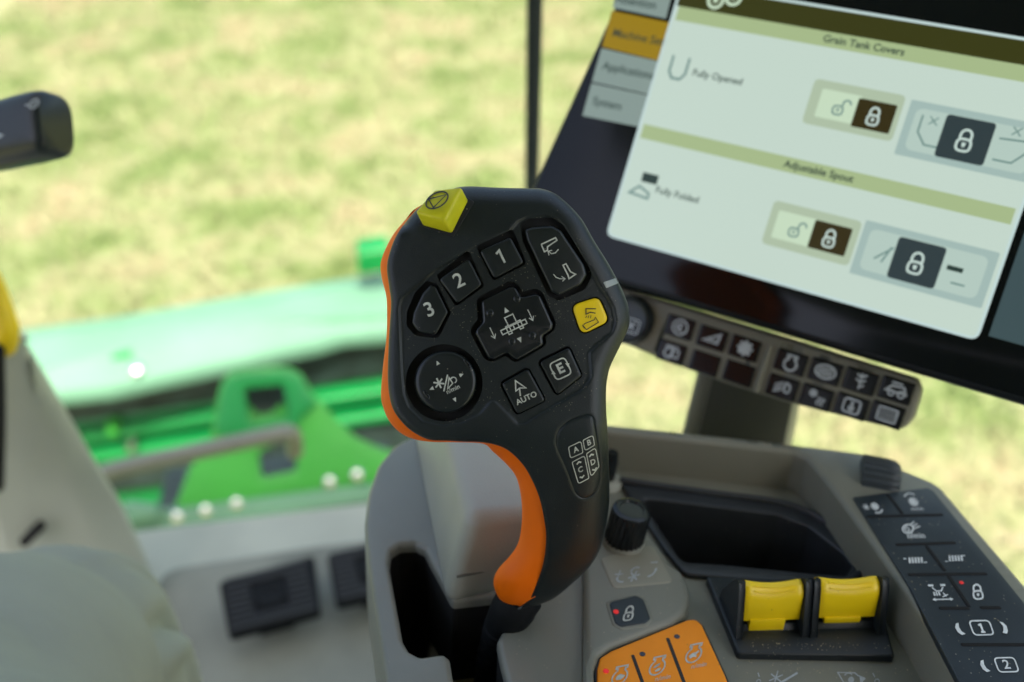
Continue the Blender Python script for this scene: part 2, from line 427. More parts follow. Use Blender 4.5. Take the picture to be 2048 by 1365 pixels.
# screen
M['scr_off'] = mat('dark screen', (.003, .005, .006, 1), .12, .3, 12, rvar=.05, spec=.25)
M['scr_page'] = glow('screen page', lin(194, 213, 201)); M['scr_edge'] = glow('screen dialog edge', lin(192, 214, 212))
M['scr_band'] = glow('screen section band', lin(164, 184, 136)); M['scr_title'] = glow('screen title bar', lin(52, 54, 8))
M['scr_tab'] = glow('screen tab', lin(132, 150, 144)); M['scr_sel'] = glow('screen selected tab', lin(150, 122, 6))
M['scr_ink'] = glow('screen dark ink', lin(38, 58, 52)); M['scr_olive'] = glow('screen olive key', lin(48, 40, 4))
M['scr_lite'] = glow('screen light key', lin(196, 218, 190)); M['scr_grey'] = glow('screen grey panel', lin(160, 184, 178))
M['scr_char'] = glow('screen charcoal key', lin(44, 58, 62)); M['scr_white'] = glow('screen white ink', lin(196, 216, 208))
M['scr_pale'] = glow('screen pale panel', lin(172, 190, 164)); M['scr_side'] = glow('screen side panel', lin(58, 78, 82))
M['scr_field'] = glow('screen switch field', lin(178, 200, 190)); M['scr_mid'] = glow('screen mid ink', lin(110, 140, 134))

# glass
g = bpy.data.materials.new('window glass'); g.use_nodes = True; t = g.node_tree; t.nodes.clear()
out = N(t, 'ShaderNodeOutputMaterial'); mx = N(t, 'ShaderNodeMixShader'); tr = N(t, 'ShaderNodeBsdfTransparent'); gl = N(t, 'ShaderNodeBsdfGlossy', Roughness=.0)
tr.inputs[0].default_value = (.94, 1, .91, 1); fr = N(t, 'ShaderNodeFresnel', IOR=1.3)
t.links.new(fr.outputs[0], mx.inputs[0]); t.links.new(tr.outputs[0], mx.inputs[1]); t.links.new(gl.outputs[0], mx.inputs[2]); t.links.new(mx.outputs[0], out.inputs[0])
M['glass'] = g
# stubble field
def field_mat(name, per_blade):
    m = bpy.data.materials.new(name); m.use_nodes = True; t = m.node_tree; b = t.nodes['Principled BSDF']; b.inputs['Roughness'].default_value = .8
    tc = N(t, 'ShaderNodeTexCoord')
    n1 = N(t, 'ShaderNodeTexNoise', Scale=1.55, Detail=7.0, Roughness=.7); t.links.new(tc.outputs['Object'], n1.inputs['Vector'])
    n2 = N(t, 'ShaderNodeTexNoise', Scale=14.0, Detail=4.0); t.links.new(tc.outputs['Object'], n2.inputs['Vector'])
    ad = N(t, 'ShaderNodeMath', operation='MULTIPLY_ADD'); ad.inputs[1].default_value = .28; t.links.new(n2.outputs['Fac'], ad.inputs[0]); t.links.new(n1.outputs['Fac'], ad.inputs[2])
    src = ad.outputs[0]
    if per_blade:
        at = N(t, 'ShaderNodeAttribute', attribute_name='tint'); a2 = N(t, 'ShaderNodeMath', operation='MULTIPLY_ADD'); a2.inputs[1].default_value = .10
        t.links.new(at.outputs['Fac'], a2.inputs[0]); t.links.new(src, a2.inputs[2]); s3 = N(t, 'ShaderNodeMath', operation='SUBTRACT'); s3.inputs[1].default_value = .05
        t.links.new(a2.outputs[0], s3.inputs[0]); src = s3.outputs[0]
    cr = N(t, 'ShaderNodeValToRGB'); t.links.new(src, cr.inputs[0]); e = cr.color_ramp.elements
    e[0].position = .47; e[0].color = (0.086, 0.126, 0.029, 1)
    e[1].position = .82; e[1].color = (0.272, 0.217, 0.127, 1)
    for pos, c in ((.57, (0.141, 0.180, 0.059, 1)), (.65, (0.207, 0.217, 0.102, 1)), (.72, (0.237, 0.223, 0.118, 1))):
        x = e.new(pos); x.color = c
    t.links.new(cr.outputs[0], b.inputs['Base Color'])
    if per_blade: b.inputs['Subsurface Weight'].default_value = 0
    return m
M['field'] = field_mat('stubble ground', False); M['blade'] = field_mat('grass blade', True)

# ------------------------------------------------------------ the setting
def sheet(name, pts, mat_, z): return struct(mk(name, [(x, y, z) for x, y in pts], [tuple(range(len(pts)))], mat_, None, 0))
sheet('ground', [(-120, -60), (120, -60), (120, 160), (-120, 160)], M['field'], 0)
nb = 70000; V = np.zeros((nb * 3, 3)); X = np.random.uniform(-4.6, 6.0, nb); Y = np.random.uniform(2.2, 10.5, nb)
h = np.random.uniform(.02, .075, nb); a = np.random.uniform(0, 6.28, nb); ln = np.random.normal(0, .04, (nb, 2)); wd = np.random.uniform(.006, .012, nb)
V[0::3] = np.stack([X - np.cos(a) * wd, Y - np.sin(a) * wd, np.zeros(nb) - .003], -1); V[1::3] = np.stack([X + np.cos(a) * wd, Y + np.sin(a) * wd, np.zeros(nb) - .003], -1)
V[2::3] = np.stack([X + ln[:, 0], Y + ln[:, 1], h], -1)
me = bpy.data.meshes.new('grass'); me.vertices.add(nb * 3); me.vertices.foreach_set('co', V.ravel()); me.loops.add(nb * 3); me.polygons.add(nb)
me.loops.foreach_set('vertex_index', np.arange(nb * 3)); me.polygons.foreach_set('loop_start', np.arange(nb) * 3); me.update(calc_edges=True)
at = me.attributes.new('tint', 'FLOAT', 'FACE'); at.data.foreach_set('value', np.random.uniform(0, 1, nb))
me.materials.append(M['blade']); o = bpy.data.objects.new('grass', me); COL.objects.link(o)
o['kind'] = 'stuff'; o['label'] = 'cut yellow green grass and straw stubble outside the window'; o['category'] = 'grass'

ZF = CAMZ - 1.0                                           # cab floor level
def onz(px, py, z):
    r = ray(px, py); return CAM + r * ((z - CAMZ) / r[2])
fa, fb = onz(250, 1062, ZF), onz(740, 1003, ZF); fd = (fb - fa) / np.linalg.norm(fb - fa)
fl0, fl1 = fa - fd * .9, fb + fd * .25
fn = np.array([fd[1], -fd[0], 0])                          # towards the cab
fpts = [fl0, fl1, np.array([.75, .80, ZF]), np.array([1.0, .3, ZF]), np.array([1.0, -1.2, ZF]), np.array([-1.2, -1.2, ZF])]
struct(hexa('floor', [p - np.array([0, 0, .05]) for p in fpts], fpts, M['floorp'], None, (.006, 2)))
FL = Plane([0, 0, ZF], [1, 0, 0], [0, 1, 0])
# rubber mat lying in the foot space
mo = FL.px([(312, 1142), (640, 1092), (800, 1075), (960, 1240), (900, 1500), (300, 1500), (330, 1250)], .006)
o = pillow('floor_mat', FL, rpoly(mo, .03), .0, .007, M['floor'], None, .003); struct(o)
# unseen cab roof above the frame, outline set to shade the driver's place
rf = [(-.95, -1.05), (.85, -1.05), (.85, .25), (.55, .62), (-.6, .66), (-.95, .5)]
struct(hexa('cab_roof_shade', [(x, y, CAMZ + .60) for x, y in rf], [(x, y, CAMZ + .72) for x, y in rf], M['roof'], None, (.03, 3)))

struct(hexa('rear_wall_blocker', [(-.95, -1.10, ZF - .02), (.85, -1.10, ZF - .02), (.85, -1.04, ZF - .02), (-.95, -1.04, ZF - .02)], [(-.95, -1.10, CAMZ + .599), (.85, -1.10, CAMZ + .599), (.85, -1.04, CAMZ + .599), (-.95, -1.04, CAMZ + .599)], M['roof'], None, (.01, 2)))  # unseen wall added behind the camera to block light from the rear

# front window: two bent panes with a thin dark post between them
pf = np.array([.021, fb[1] + fd[1] / fd[0] * (.021 - fb[0]) + .012, ZF])
win = thing('cab_window', 'clear front cab window with one thin dark upright post above the black lever', 'window', (0.02, pf[1], ZF))
def pane(pts, tps):
    pts = crom(pts, 6, False); tps = crom(tps, 6, False); V = []; n = len(pts)
    for z, q in ((ZF - .03, pts), (CAMZ + .60, tps)): V += [(x, y, z) for x, y in q]
    return mk('pane', V, [(i, i + 1, n + i + 1, n + i) for i in range(n - 1)], M['glass'], win, 60, recalc=False)
g0 = fl0 - fn * .03; pt0 = (.018, .665)
pane([tuple(g0[:2]), tuple((fa - fn * .03)[:2]), tuple((fb - fn * .03)[:2]), (pf[0] - .006, pf[1])], [(-1.0, .56), (-.6, .69), (-.25, .68), (pt0[0] - .006, pt0[1])])
pane([(pf[0] + .006, pf[1]), (.38, pf[1] - .01), (.80, pf[1] - .14), (1.04, .4), (1.06, -.6)], [(pt0[0] + .006, pt0[1]), (.30, .67), (.57, .66), (.89, .27), (.90, -.6)])
q4 = ((-1, -1), (1, -1), (1, 1), (-1, 1))
hexa('post', [(pf[0] + .0065 * a, pf[1] + .015 * b, ZF - .03) for a, b in q4], [(pt0[0] + .0075 * a, pt0[1] + .015 * b, CAMZ + .61) for a, b in q4], M['post'], win, (.003, 2))

# ------------------------------------------------------------ header in front of the machine
HD = np.array([math.cos(rad(11)), math.sin(rad(11)), 0])
HN = np.array([HD[1], -HD[0], 0])
b0 = P(400, 700, 2.95)
hdr = thing('harvester_header', 'green harvester header with a top beam painted pale with sky glare and dark gap below, outside the window', 'header', (b0[0], b0[1], 0))
BP = Plane(b0, HD, np.array([0, 0, 1.]) * math.sin(rad(14)) + (-HN) * math.cos(rad(14)))
top = [(-260, 700), (40, 650), (246, 621), (500, 578), (769, 535), (1000, 497)]
bot = [(1000, 640), (769, 662), (686, 669), (637, 684), (480, 718), (316, 753), (220, 774), (114, 786), (-260, 860)]
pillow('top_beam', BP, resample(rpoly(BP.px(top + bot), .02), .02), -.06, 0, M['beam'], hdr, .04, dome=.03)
VP = Plane(b0 - HN * .10, HD, [0, 0, 1])                     # upright back wall of the header, a little behind the beam
def strip(name, y0, y1, wv, th, m_, x0=-300, x1=1010, k=-.15, bev=.02):
    p = [(x0, y0 + (x0 - 400) * k), (x1, y0 + (x1 - 400) * k), (x1, y1 + (x1 - 400) * k), (x0, y1 + (x0 - 400) * k)]
    return pillow(name, VP, rpoly(VP.px(p, wv), .01), wv - th, wv, m_, hdr, bev, caps=3)
strip('rubber_seal', 690, 812, .02, .06, M['dark'])
strip('back_wall', 806, 1130, 0, .06, M['green'])
strip('rail', 836, 852, .05, .05, M['green'], bev=.006)
strip('rail', 884, 900, .06, .06, M['green'], bev=.006)
strip('lower_seal', 908, 960, .03, .03, M['dark'], bev=.006)
blk = VP.px([(716, 508), (780, 496), (780, 545), (716, 552)], .0)
pillow('bracket', VP, rpoly(blk, .01), -.08, .0, M['green'], hdr, .01, caps=3)
def bolt(px, py, S, base, r, parent):
    c = S.uv(px, py, base + .012); return lathe('bolt', S.pt(c[None], base)[0], S.n, [(r, 0), (r, .008), (r * .9, .013), (r * .62, .018), (r * .3, .0195)], M['bolt'], parent, 20)
bolt(272, 735, BP, .0, .026, hdr)
tab = VP.px([(222, 716), (264, 708), (262, 760), (216, 772)], .12)
pillow('clamp', VP, rpoly(tab, .008), .02, .12, M['green'], hdr, .008, caps=3)
for px, py in ((224, 866), (262, 898)):
    c = VP.uv(px, py, .07); lathe('hose_fitting', VP.pt(c[None], -.01)[0], VP.n, [(.02, 0), (.02, .07), (.012, .085)], M['lgreen'] if px < 240 else M['bolt'], hdr, 16)

# feeder plate, nearer, tilted towards the cab
fpl = thing('feeder_plate', 'bright green steel plate with two cut openings and shiny bolts outside the window', 'machine plate', onz(540, 1000, 1.0))
f0 = P(540, 960, 2.15)
FP = Plane(f0, HD, np.array([0, 0, 1.]) * math.sin(rad(52)) + (-HN) * math.cos(rad(52)))
pl_out = [(300, 1050), (345, 1026), (378, 937), (422, 876), (433, 800), (444, 761), (466, 740), (520, 735), (571, 733), (602, 748), (620, 783), (642, 805), (677, 845), (712, 876), (760, 898), (830, 915), (830, 975), (740, 985)]
pl_out = resample(rpoly(FP.px(pl_out), .03), .015)
h1 = rpoly(FP.px([(488, 776), (567, 768), (576, 832), (497, 845)]), .012); h2 = rpoly(FP.px([(516, 906), (582, 871), (594, 942), (521, 957)]), .01)
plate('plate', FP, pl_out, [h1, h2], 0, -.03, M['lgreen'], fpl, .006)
shaded_arch = [(428, 866), (438, 800), (446, 765), (468, 744), (571, 737), (600, 751), (617, 784), (636, 806), (606, 832), (588, 862), (500, 870), (470, 878)]
plate('lip', FP, rpoly(FP.px(shaded_arch, .014), .012), [rpoly(FP.px([(487, 778), (567, 770), (576, 834), (497, 847)], .014), .01)], .014, .0005, M['green'], fpl, .004)  # shaded upper part of the plate, laid on as a darker green sheet
q_ = FP.px([(470, 752), (590, 745), (596, 850), (478, 862)], -.07); pillow('dark_backing', FP, rpoly(q_, .01), -.08, -.07, M['dark'], fpl, .004, caps=2)  # dark sheet behind the opening stands in for its unlit inside
lv = crom(np.array([P(492, 815, 2.2), P(505, 838, 2.2), P(545, 838, 2.2), P(572, 815, 2.2)]), 5, False); tube('hook', lv, .014, M['lgreen'], fpl, 12)
for px, py in ((659, 964), (714, 950), (473, 1007), (411, 1021), (354, 1034)): bolt(px, py, FP, .0, .0155, fpl)
led = FP.px([(225, 1030), (300, 1024), (745, 968), (900, 950), (900, 985), (745, 1003), (262, 1074), (232, 1078)], .008)
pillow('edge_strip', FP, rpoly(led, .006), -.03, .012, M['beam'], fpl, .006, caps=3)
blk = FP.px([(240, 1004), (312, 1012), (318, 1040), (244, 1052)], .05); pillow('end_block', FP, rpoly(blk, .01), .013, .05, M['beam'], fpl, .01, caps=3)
# carrier under the plate so that it stands on the machine
c0 = FP.pt(FP.px([(540, 960)]), -.08)[0]; hexa('carrier', [(c0[0] + x, c0[1] + y, .25) for x, y in ((-.3, -.05), (.25, .05), (.22, .3), (-.33, .2))], [(c0[0] + x, c0[1] + y, c0[2] - .16) for x, y in ((-.3, -.05), (.25, .05), (.22, .3), (-.33, .2))], M['dark'], fpl, (.01, 2))

gb = [P(150, 968, 1.62), P(230, 940, 1.63), P(400, 902, 1.65), P(540, 872, 1.67), P(575, 866, 1.68), P(588, 875, 1.71), P(590, 905, 1.76)]
o = tube('guard_bar', crom(gb, 5, False), .0145, M['bar'], None, 16)
o['label'] = 'round grey steel bar running in front of the green plate outside the window'; o['category'] = 'bar'

# ------------------------------------------------------------ foot pedals on the floor
def pedal(q, label):
    z0 = ZF + .035
    c = np.array([onz(x, y, z0 + .02) for x, y in q]); base = c.mean(0); base[2] = ZF + .007
    r = thing('foot_pedal', label, 'pedal', base, 'foot pedals on the floor')
    S = Plane(c[0], c[1] - c[0], c[3] - c[0])
    ab = np.stack([(c - S.o) @ S.e1, (c - S.o) @ S.e2], -1); W_, H_ = ab[1, 0], ab[3, 1]
    pillow('pad', S, rpoly(ab, .006), -.012, 0, M['pedal'], r, .002, caps=2)
    for k in range(9):                                     # tread ribs
        y = H_ * (.05 + .9 * k / 8)
        for x0, x1 in ((.04, .30), (.70, .96)) if 2 <= k <= 6 else ((.04, .96),):
            pillow('rib', S, rpoly([(W_ * x0, y - .0026), (W_ * x1, y - .0026), (W_ * x1, y + .0026), (W_ * x0, y + .0026)], .002, 2), .0, .005, M['tread'], r, .001, caps=1, seg=2)
    lathe('boss', S.pt(np.array([[W_ * .5, H_ * .5]]), 0)[0], S.n, [(.019, 0), (.019, .003), (.017, .004), (.013, .004), (.011, .002), (.004, .002)], M['pedal'], r, 28)
    hexa('bracket', [np.array(S.pt(np.array([[W_ * x, H_ * y]]), -.012)[0]) * [1, 1, 0] + [0, 0, ZF + .007] for x, y in ((.3, .3), (.7, .3), (.7, .7), (.3, .7))],
         [S.pt(np.array([[W_ * x, H_ * y]]), -.011)[0] for x, y in ((.3, .3), (.7, .3), (.7, .7), (.3, .7))], M['pedal'], r, (.002, 2))
pedal([(457, 1270), (641, 1222), (628, 1110), (437, 1165)], 'dark ribbed foot pedal nearest the pale trouser leg')
pedal([(672, 1208), (850, 1165), (835, 1056), (654, 1112)], 'dark ribbed foot pedal partly hidden behind the console edge')

# ------------------------------------------------------------ steering column with stalk
cb = onz(150, 1330, ZF)
col = thing('steering_column', 'pale grey steering column at the left edge with a dark switch stalk and yellow lever', 'steering column', cb)
secs = []
for (xl, xm, xr, py, d) in ((-260, 20, 44, 676, .86), (-230, 60, 70, 712, .90), (-200, 66, 122, 800, .97), (-170, 72, 190, 920, 1.06), (-130, 84, 246, 1010, 1.12), (-80, 110, 290, 1105, 1.17), (20, 190, 345, 1250, 1.22), (60, 240, 380, 1330, 1.26)):
    a, b, c = P(xl, py, d + .03), P(xm, py, d), P(xr, py, d + .05)
    secs.append([a, P((xl + xm) / 2, py, d - .02), b, P((xm + xr) / 2, py, d + .012), c, P(xr - 14, py - 10, d + .13), P(xl, py - 10, d + .15)])
V = np.array(secs).reshape(-1, 3); n = 7; F = []
for i in range(len(secs) - 1):
    for k in range(n): F.append((i * n + k, i * n + (k + 1) % n, (i + 1) * n + (k + 1) % n, (i + 1) * n + k))
F += [tuple(range(n)), tuple(range(len(V) - n, len(V)))]
mk('housing', V, F, M['column'], col, 60, bevel=(.008, 3))
tube('slit', [P(48, 1085, 1.132), P(82, 1050, 1.116)], [.006, .006], M['void'], col, 10)
tube('trim', crom([P(-6, 700, .835), P(-2, 840, .93), P(-4, 975, 1.03)], 5, False), .006, M['void'], col, 10)
# head of the column, left of the frame, that carries the stalk
tube('head', [P(-190, 690, .94), P(-215, 500, .80), P(-230, 300, .70), P(-235, 220, .66)], [.075, .07, .065, .05], M['column'], col, 24)
sp = np.array([P(-230, 322, .655), P(-60, 288, .630), P(0, 275, .622), P(60, 260, .614), P(96, 251, .610), P(108, 247.5, .6085), P(114, 246, .6075)])
V = []; F = []; n = 28; ax = sp[-1] - sp[0]; ax /= np.linalg.norm(ax); yy = np.cross(np.cross(ax, UP), ax); yy /= np.linalg.norm(yy); zz = np.cross(ax, yy)
for i, (p, r) in enumerate(zip(sp, (.0165, .0185, .0195, .0200, .0198, .0190, .0165))):
    for k in range(n):
        a = 2 * math.pi * k / n; ca, sa = math.cos(a), math.sin(a)
        sq = (abs(ca) ** 4 + abs(sa) ** 4) ** (-1 / 4)
        V.append(p + r * sq * (ca * yy + .8 * sa * zz))
for i in range(len(sp) - 1):
    for k in range(n): F.append((i * n + k, i * n + (k + 1) % n, (i + 1) * n + (k + 1) % n, (i + 1) * n + k))
F += [tuple(range(n)), tuple(range(len(V) - n, len(V)))]
stk = mk('stalk', V, F, M['stalk'], col, 45)
class Px:
    def __init__(s, d): s.d = d
    def pt(s, ab, wv):
        ab = np.asarray(ab, float); return P(ab[:, 0], ab[:, 1], s.d - np.broadcast_to(np.asarray(wv, float), ab.shape[:-1]))
ik = Ink(Px(.5885), (68, 208), (1, -.2), (.2, -1))
ik.ring((0, 0), 9, 3); ik.line([(-7, 0), (7, 0)], 2).line([(0, -7), (0, 7)], 2).line([(-18, 2), (-12, -1)], 3)
ik.build('icon', M['printg'], stk)
ik = Ink(Px(.5895), (2, 272), (1, -.2), (.2, -1)); ik.poly([(-8, 8), (6, 0), (-8, -8)]); ik.build('icon', M['printg'], stk)
yl = np.array([P(-14, 545, .84), P(-4, 575, .842), P(6, 620, .845), P(14, 660, .85), P(12, 692, .858), P(6, 705, .868)])
tube('lever', crom(yl, 4, False), np.interp(np.linspace(0, 1, 21), [0, .3, .6, .85, 1], [.004, .0075, .0105, .0085, .004]), M['yellow2'], col, 16)

# ------------------------------------------------------------ person: the right leg in pale trousers
kn = P(175, 1215, .66)
leg_pts = [P(-330, 2100, .30), P(-200, 1700, .43), P(-60, 1460, .54), P(30, 1392, .60), P(98, 1350, .64), P(152, 1356, .70), P(196, 1400, .77), P(214, 1500, .85), P(200, 1680, .93)]
ft = np.array(leg_pts[-1]); ft2 = np.array([ft[0] - .06, ft[1] - .13, ZF + .11])
leg_pts += [ft2]
rr = [.098, .096, .092, .088, .082, .076, .070, .066, .062, .056]
LP = crom(leg_pts, 6, False); RR = np.interp(np.linspace(0, len(rr) - 1, len(LP)), range(len(rr)), rr)
per = thing('person', 'seated person of whom only the knee in pale denim trousers shows at the lower left', 'person', (ft2[0], ft2[1], ZF + .007))
from mathutils import noise as mn
LP = crom(leg_pts, 16, False); RR = np.interp(np.linspace(0, len(rr) - 1, len(LP)), range(len(rr)), rr)
V = []; F = []; n = 128; T = np.gradient(LP, axis=0); T /= np.linalg.norm(T, axis=1, keepdims=True); X0 = np.array([1., 0, 0])
for i in range(len(LP)):
    x = X0 - T[i] * (X0 @ T[i]); x /= np.linalg.norm(x); y = np.cross(T[i], x); q = i / 16
    for k in range(n):
        a = 2 * math.pi * k / n; d_ = math.cos(a) * x + math.sin(a) * y; p = LP[i] + RR[i] * d_
        b = (a + math.pi) % (2 * math.pi) - math.pi
        f = .0040 * mn.noise(Vector(p * 9)) + .0005 * mn.noise(Vector(p * 26)) - .003 * (1 - abs(mn.noise(Vector(p * 7 + np.array([0, 0, 5]))))) ** 6
        g1 = min(1, max(0, (q - 3.2) / .8)); sw = .05 * math.sin(q * 3)
        f += .007 * math.exp(-((b + .20 + sw) / .10) ** 2) * g1 - .012 * math.exp(-((b + .46 + sw) / .11) ** 2) * g1
        f -= .006 * math.exp(-((b + .95 - .3 * (q - 4)) / .09) ** 2) * min(1, max(0, q - 3.7)) - .003 * math.exp(-((b + 1.1 - .3 * (q - 4)) / .12) ** 2) * g1
        V.append(p + d_ * f)
for i in range(len(LP) - 1):
    for k in range(n): F.append((i * n + k, i * n + (k + 1) % n, (i + 1) * n + (k + 1) % n, (i + 1) * n + k))
F += [tuple(range(n)), tuple(range(len(V) - n, len(V)))]
o = mk('trouser_leg', V, F, M['denim'], per, 70)
shoe = [ft2 + [0, -.08, -.07], ft2 + [0, 0, -.055], ft2 + [0, .09, -.068], ft2 + [0, .17, -.08], ft2 + [0, .20, -.085]]
tube('shoe', crom(shoe, 4, False), np.interp(np.linspace(0, 1, 17), [0, .2, .6, .9, 1], [.03, .046, .042, .034, .012]) * 1.0, M['post'], per, 20)

# ------------------------------------------------------------ armrest console
o0 = P(1350, 1250, .475)
fwd = (-.094 * RT + .533 * UP + FW); rgt = RT + .094 * FW
CP = Plane(o0, rgt, fwd)
con = thing('armrest_console', 'grey brown armrest console with orange keys, yellow paddles and a black storage tray', 'console', (o0[0], o0[1] + .03, ZF))
cpx = lambda pts, wv=0.0: CP.px(pts, wv)
WR = .026
# lower deck with the tray opening
deck = cpx([(1174, 900), (1238, 905), (1620, 945), (1700, 990), (1840, 1180), (2000, 1430), (2060, 1560), (1172, 1560)])
tray = rpoly(cpx([(1268, 990), (1560, 1026), (1622, 1048), (1694, 1104), (1716, 1132), (1694, 1158), (1600, 1150), (1440, 1134), (1366, 1130), (1350, 1118)]), .004)
plate('deck', CP, deck, [tray], 0, -.055, M['console'], con, .002)
lin_out = rpoly(cpx([(1236, 958), (1300, 968), (1572, 1004), (1640, 1034), (1712, 1092), (1742, 1132), (1700, 1172), (1600, 1166), (1440, 1154), (1370, 1148), (1330, 1100)], .003), .006)
tr_in = rpoly(cpx([(1280, 996), (1556, 1030), (1616, 1052), (1688, 1108), (1706, 1132), (1690, 1152), (1600, 1144), (1440, 1128), (1372, 1124), (1358, 1114)], .003), .004)
plate('storage_tray', CP, lin_out, [tr_in], .003, .0006, M['tray'], con, .0012, hdepth=[-.045])
# raised rim at the far and right side
rim_px = [(1120, 838), (1300, 856), (1560, 884), (1722, 904), (1866, 962), (1885, 975), (2048, 1165), (2230, 1380), (2400, 1600), (2140, 1700), (2020, 1520), (1925, 1365), (1849, 1239), (1749, 1093), (1650, 958), (1612, 914), (1590, 904), (1300, 872), (1120, 856)]
rim = resample(rpoly(cpx(rim_px, WR), [.002, .002, .02, .004, .012, .006, .01, .01, .01, .01, .01, .01, .01, .01, .01, .004, .004, .004, .002]), .002)
plate('rim', CP, rim, [], WR, -.05, M['rim'], con, .003, 4)
# rounded lip along the tray
tube('lip', crom([CP.pt(cpx([q], .003), .003)[0] for q in ((1240, 962), (1300, 971), (1440, 990), (1566, 1008), (1640, 1038), (1700, 1084), (1734, 1128), (1722, 1148), (1692, 1168))], 6, False), .0024, M['tray'], con, 12)

# gate plate with its T-shaped slot
gate = cpx([(1176, 862), (960, 860), (838, 866), (790, 888), (756, 928), (736, 985), (729, 1045), (736, 1120), (750, 1215), (766, 1330), (790, 1500), (1176, 1560)], .004)
gate = rpoly(gate, [.002, .01, .02, .03, .03, .03, .03, .03, .05, .05, .002, .002], 8)
slot = rpoly(cpx([(778, 1128), (782, 1100), (800, 1088), (830, 1086), (850, 1096), (862, 1120), (905, 1200), (1000, 1190), (1036, 1200), (1030, 1240), (1004, 1262), (994, 1280), (1002, 1320), (1020, 1390), (1050, 1500), (945, 1500), (910, 1380), (900, 1316), (888, 1305), (868, 1308), (840, 1312), (818, 1300), (806, 1280)], .004), .003, 4)
plate('gate_plate', CP, gate, [slot], .004, -.05, M['gate'], con, .003, 4, hdepth=[None], hwall=-.002)
sl_ = inset(slot, -.0004); n = len(sl_)
mk('slot_darkness', list(CP.pt(sl_, .0)) + list(CP.pt(sl_, -.085)), [(i, (i + 1) % n, n + (i + 1) % n, n + i) for i in range(n)] + [tuple(range(n, 2 * n))], M['void'], con, 30, recalc=False)  # black inner walls paint in the darkness of the slot
# padded block beyond the slot
bb = [(888, 1222), (1130, 1160), (1120, 850), (822, 868)]; bt = [(934, 1034), (1140, 1016), (1120, 780), (874, 800)]
bw = .05
hexa('block', CP.pt(cpx(bb, -.0), -.0), CP.pt(cpx(bt, bw), bw), M['pad'], con, (.0075, 6), 60)
b4, t4 = CP.pt(cpx(bb, -.0), -.0), CP.pt(cpx(bt, bw), bw)
tube('seam', [(b4[i] + (t4[i] - b4[i]) * .36) * (1 - f) + (b4[1] + (t4[1] - b4[1]) * .36) * f - np.array(CP.e2) * .0001 for i, f in ((0, .04), (0, .9))], .0007, M['seam'], con, 6)

# switch panel
sp_ = [(1168, 1120), (1190, 1066), (1236, 1040), (1290, 1062), (1318, 1092), (1342, 1128), (1362, 1138), (1376, 1166), (1381, 1200), (1372, 1224), (1346, 1242), (1222, 1290), (1198, 1308), (1188, 1336), (1200, 1560), (1168, 1560)]
WS = .009
plate('switch_panel', CP, resample(rpoly(cpx(sp_, WS), .006), .0012), [], WS, -.01, M['console'], con, .0035, 5)
lab = rpoly(cpx([(1200, 1118), (1305, 1090), (1347, 1166), (1226, 1178)], WS), .003)
pillow('label_plate', CP, lab, WS - .001, WS + .0005, M['label'], con, .0008)
PX = PxPlane(CP, WS + .0007); hx = (1, -.06); hy = (.35, -1)
ik = Ink(PX, (1270, 1147), hx, hy, 0)
ik.star((-32, 0), 8, 2, 2).arc((-22, -4), 12, 190, 290, 3).star((0, -6), 11, 2.6, 3, .3).arc((0, 2), 10, 60, 160, 2.4, head=4).arc((28, 4), 12, 270, 370, 3, head=5).line([(24, 20), (38, 20)], 2.6)
ik.build('icon', M['printg'], con)
# lock key in a shallow pocket
lk = [(1217, 1208), (1272, 1194), (1287, 1202), (1301, 1240), (1290, 1250), (1242, 1257), (1230, 1250)]
fr_ = rpoly(inset(cpx(lk, WS), -.0016), .003); pillow('key_frame', CP, fr_, WS - .002, WS + .0006, M['console'], con, .0014)
k_ = pillow('key', CP, rpoly(cpx(lk, WS), .003), WS, WS + .0011, M['keypad'], con, .0007)
Ink(PxPlane(CP, WS + .0014), (1258, 1226), (.98, -.12), (.22, -.98), 0).lock((0, 0), 33, 3.6).build('icon', M['print'], k_)
lathe('led', CP.pt(cpx([(1232, 1224)], WS + .0012), WS + .001)[0], CP.n, [(.0013, 0), (.0013, .0004), (.0008, .0007)], M['redled'], k_, 16)

# orange key field
WO = .007
ok = rpoly(cpx([(1192, 1560), (1194, 1340), (1200, 1316), (1222, 1302), (1374, 1240), (1392, 1238), (1404, 1250), (1450, 1350), (1530, 1560)], WO), [.001, .003, .003, .003, .003, .003, .003, .004, .001])
pillow('keypad_frame', CP, inset(ok, -.0012), -.002, WO - .0012, M['tray'], con, .0006)
kf = pillow('orange_keypad', CP, ok, .002, WO, M['orange_key'], con, .0008)
def groove(a, b, wv, wd=.0011, m_='void', parent=None):
    p = CP.px([a, b], wv); d = (p[1] - p[0]) / np.linalg.norm(p[1] - p[0]); nr = np.array([-d[1], d[0]]) * wd
    q = rpoly([p[0] - nr - d * wd, p[1] - nr + d * wd, p[1] + nr + d * wd, p[0] + nr - d * wd], wd * .9, 3)
    return pillow('groove', CP, q, wv - .002, wv + .0003, M[m_], parent or con, wd * .4, caps=2)
groove((1266, 1313), (1312, 1440), WO, .0008, 'ink'); groove((1336, 1279), (1396, 1440), WO, .0008, 'ink')
for (px, py), m_ in (((1212, 1343), 'redled'), ((1285, 1309), 'darkled'), ((1354, 1274), 'darkled')):
    lathe('led', CP.pt(cpx([(px, py)], WO), WO - .0002)[0], CP.n, [(.0013, 0), (.0013, .0005), (.0008, .0007)], M[m_], con, 16)
PO = PxPlane(CP, WO + .0002); ox, oy = (1, -.2), (.25, -1)
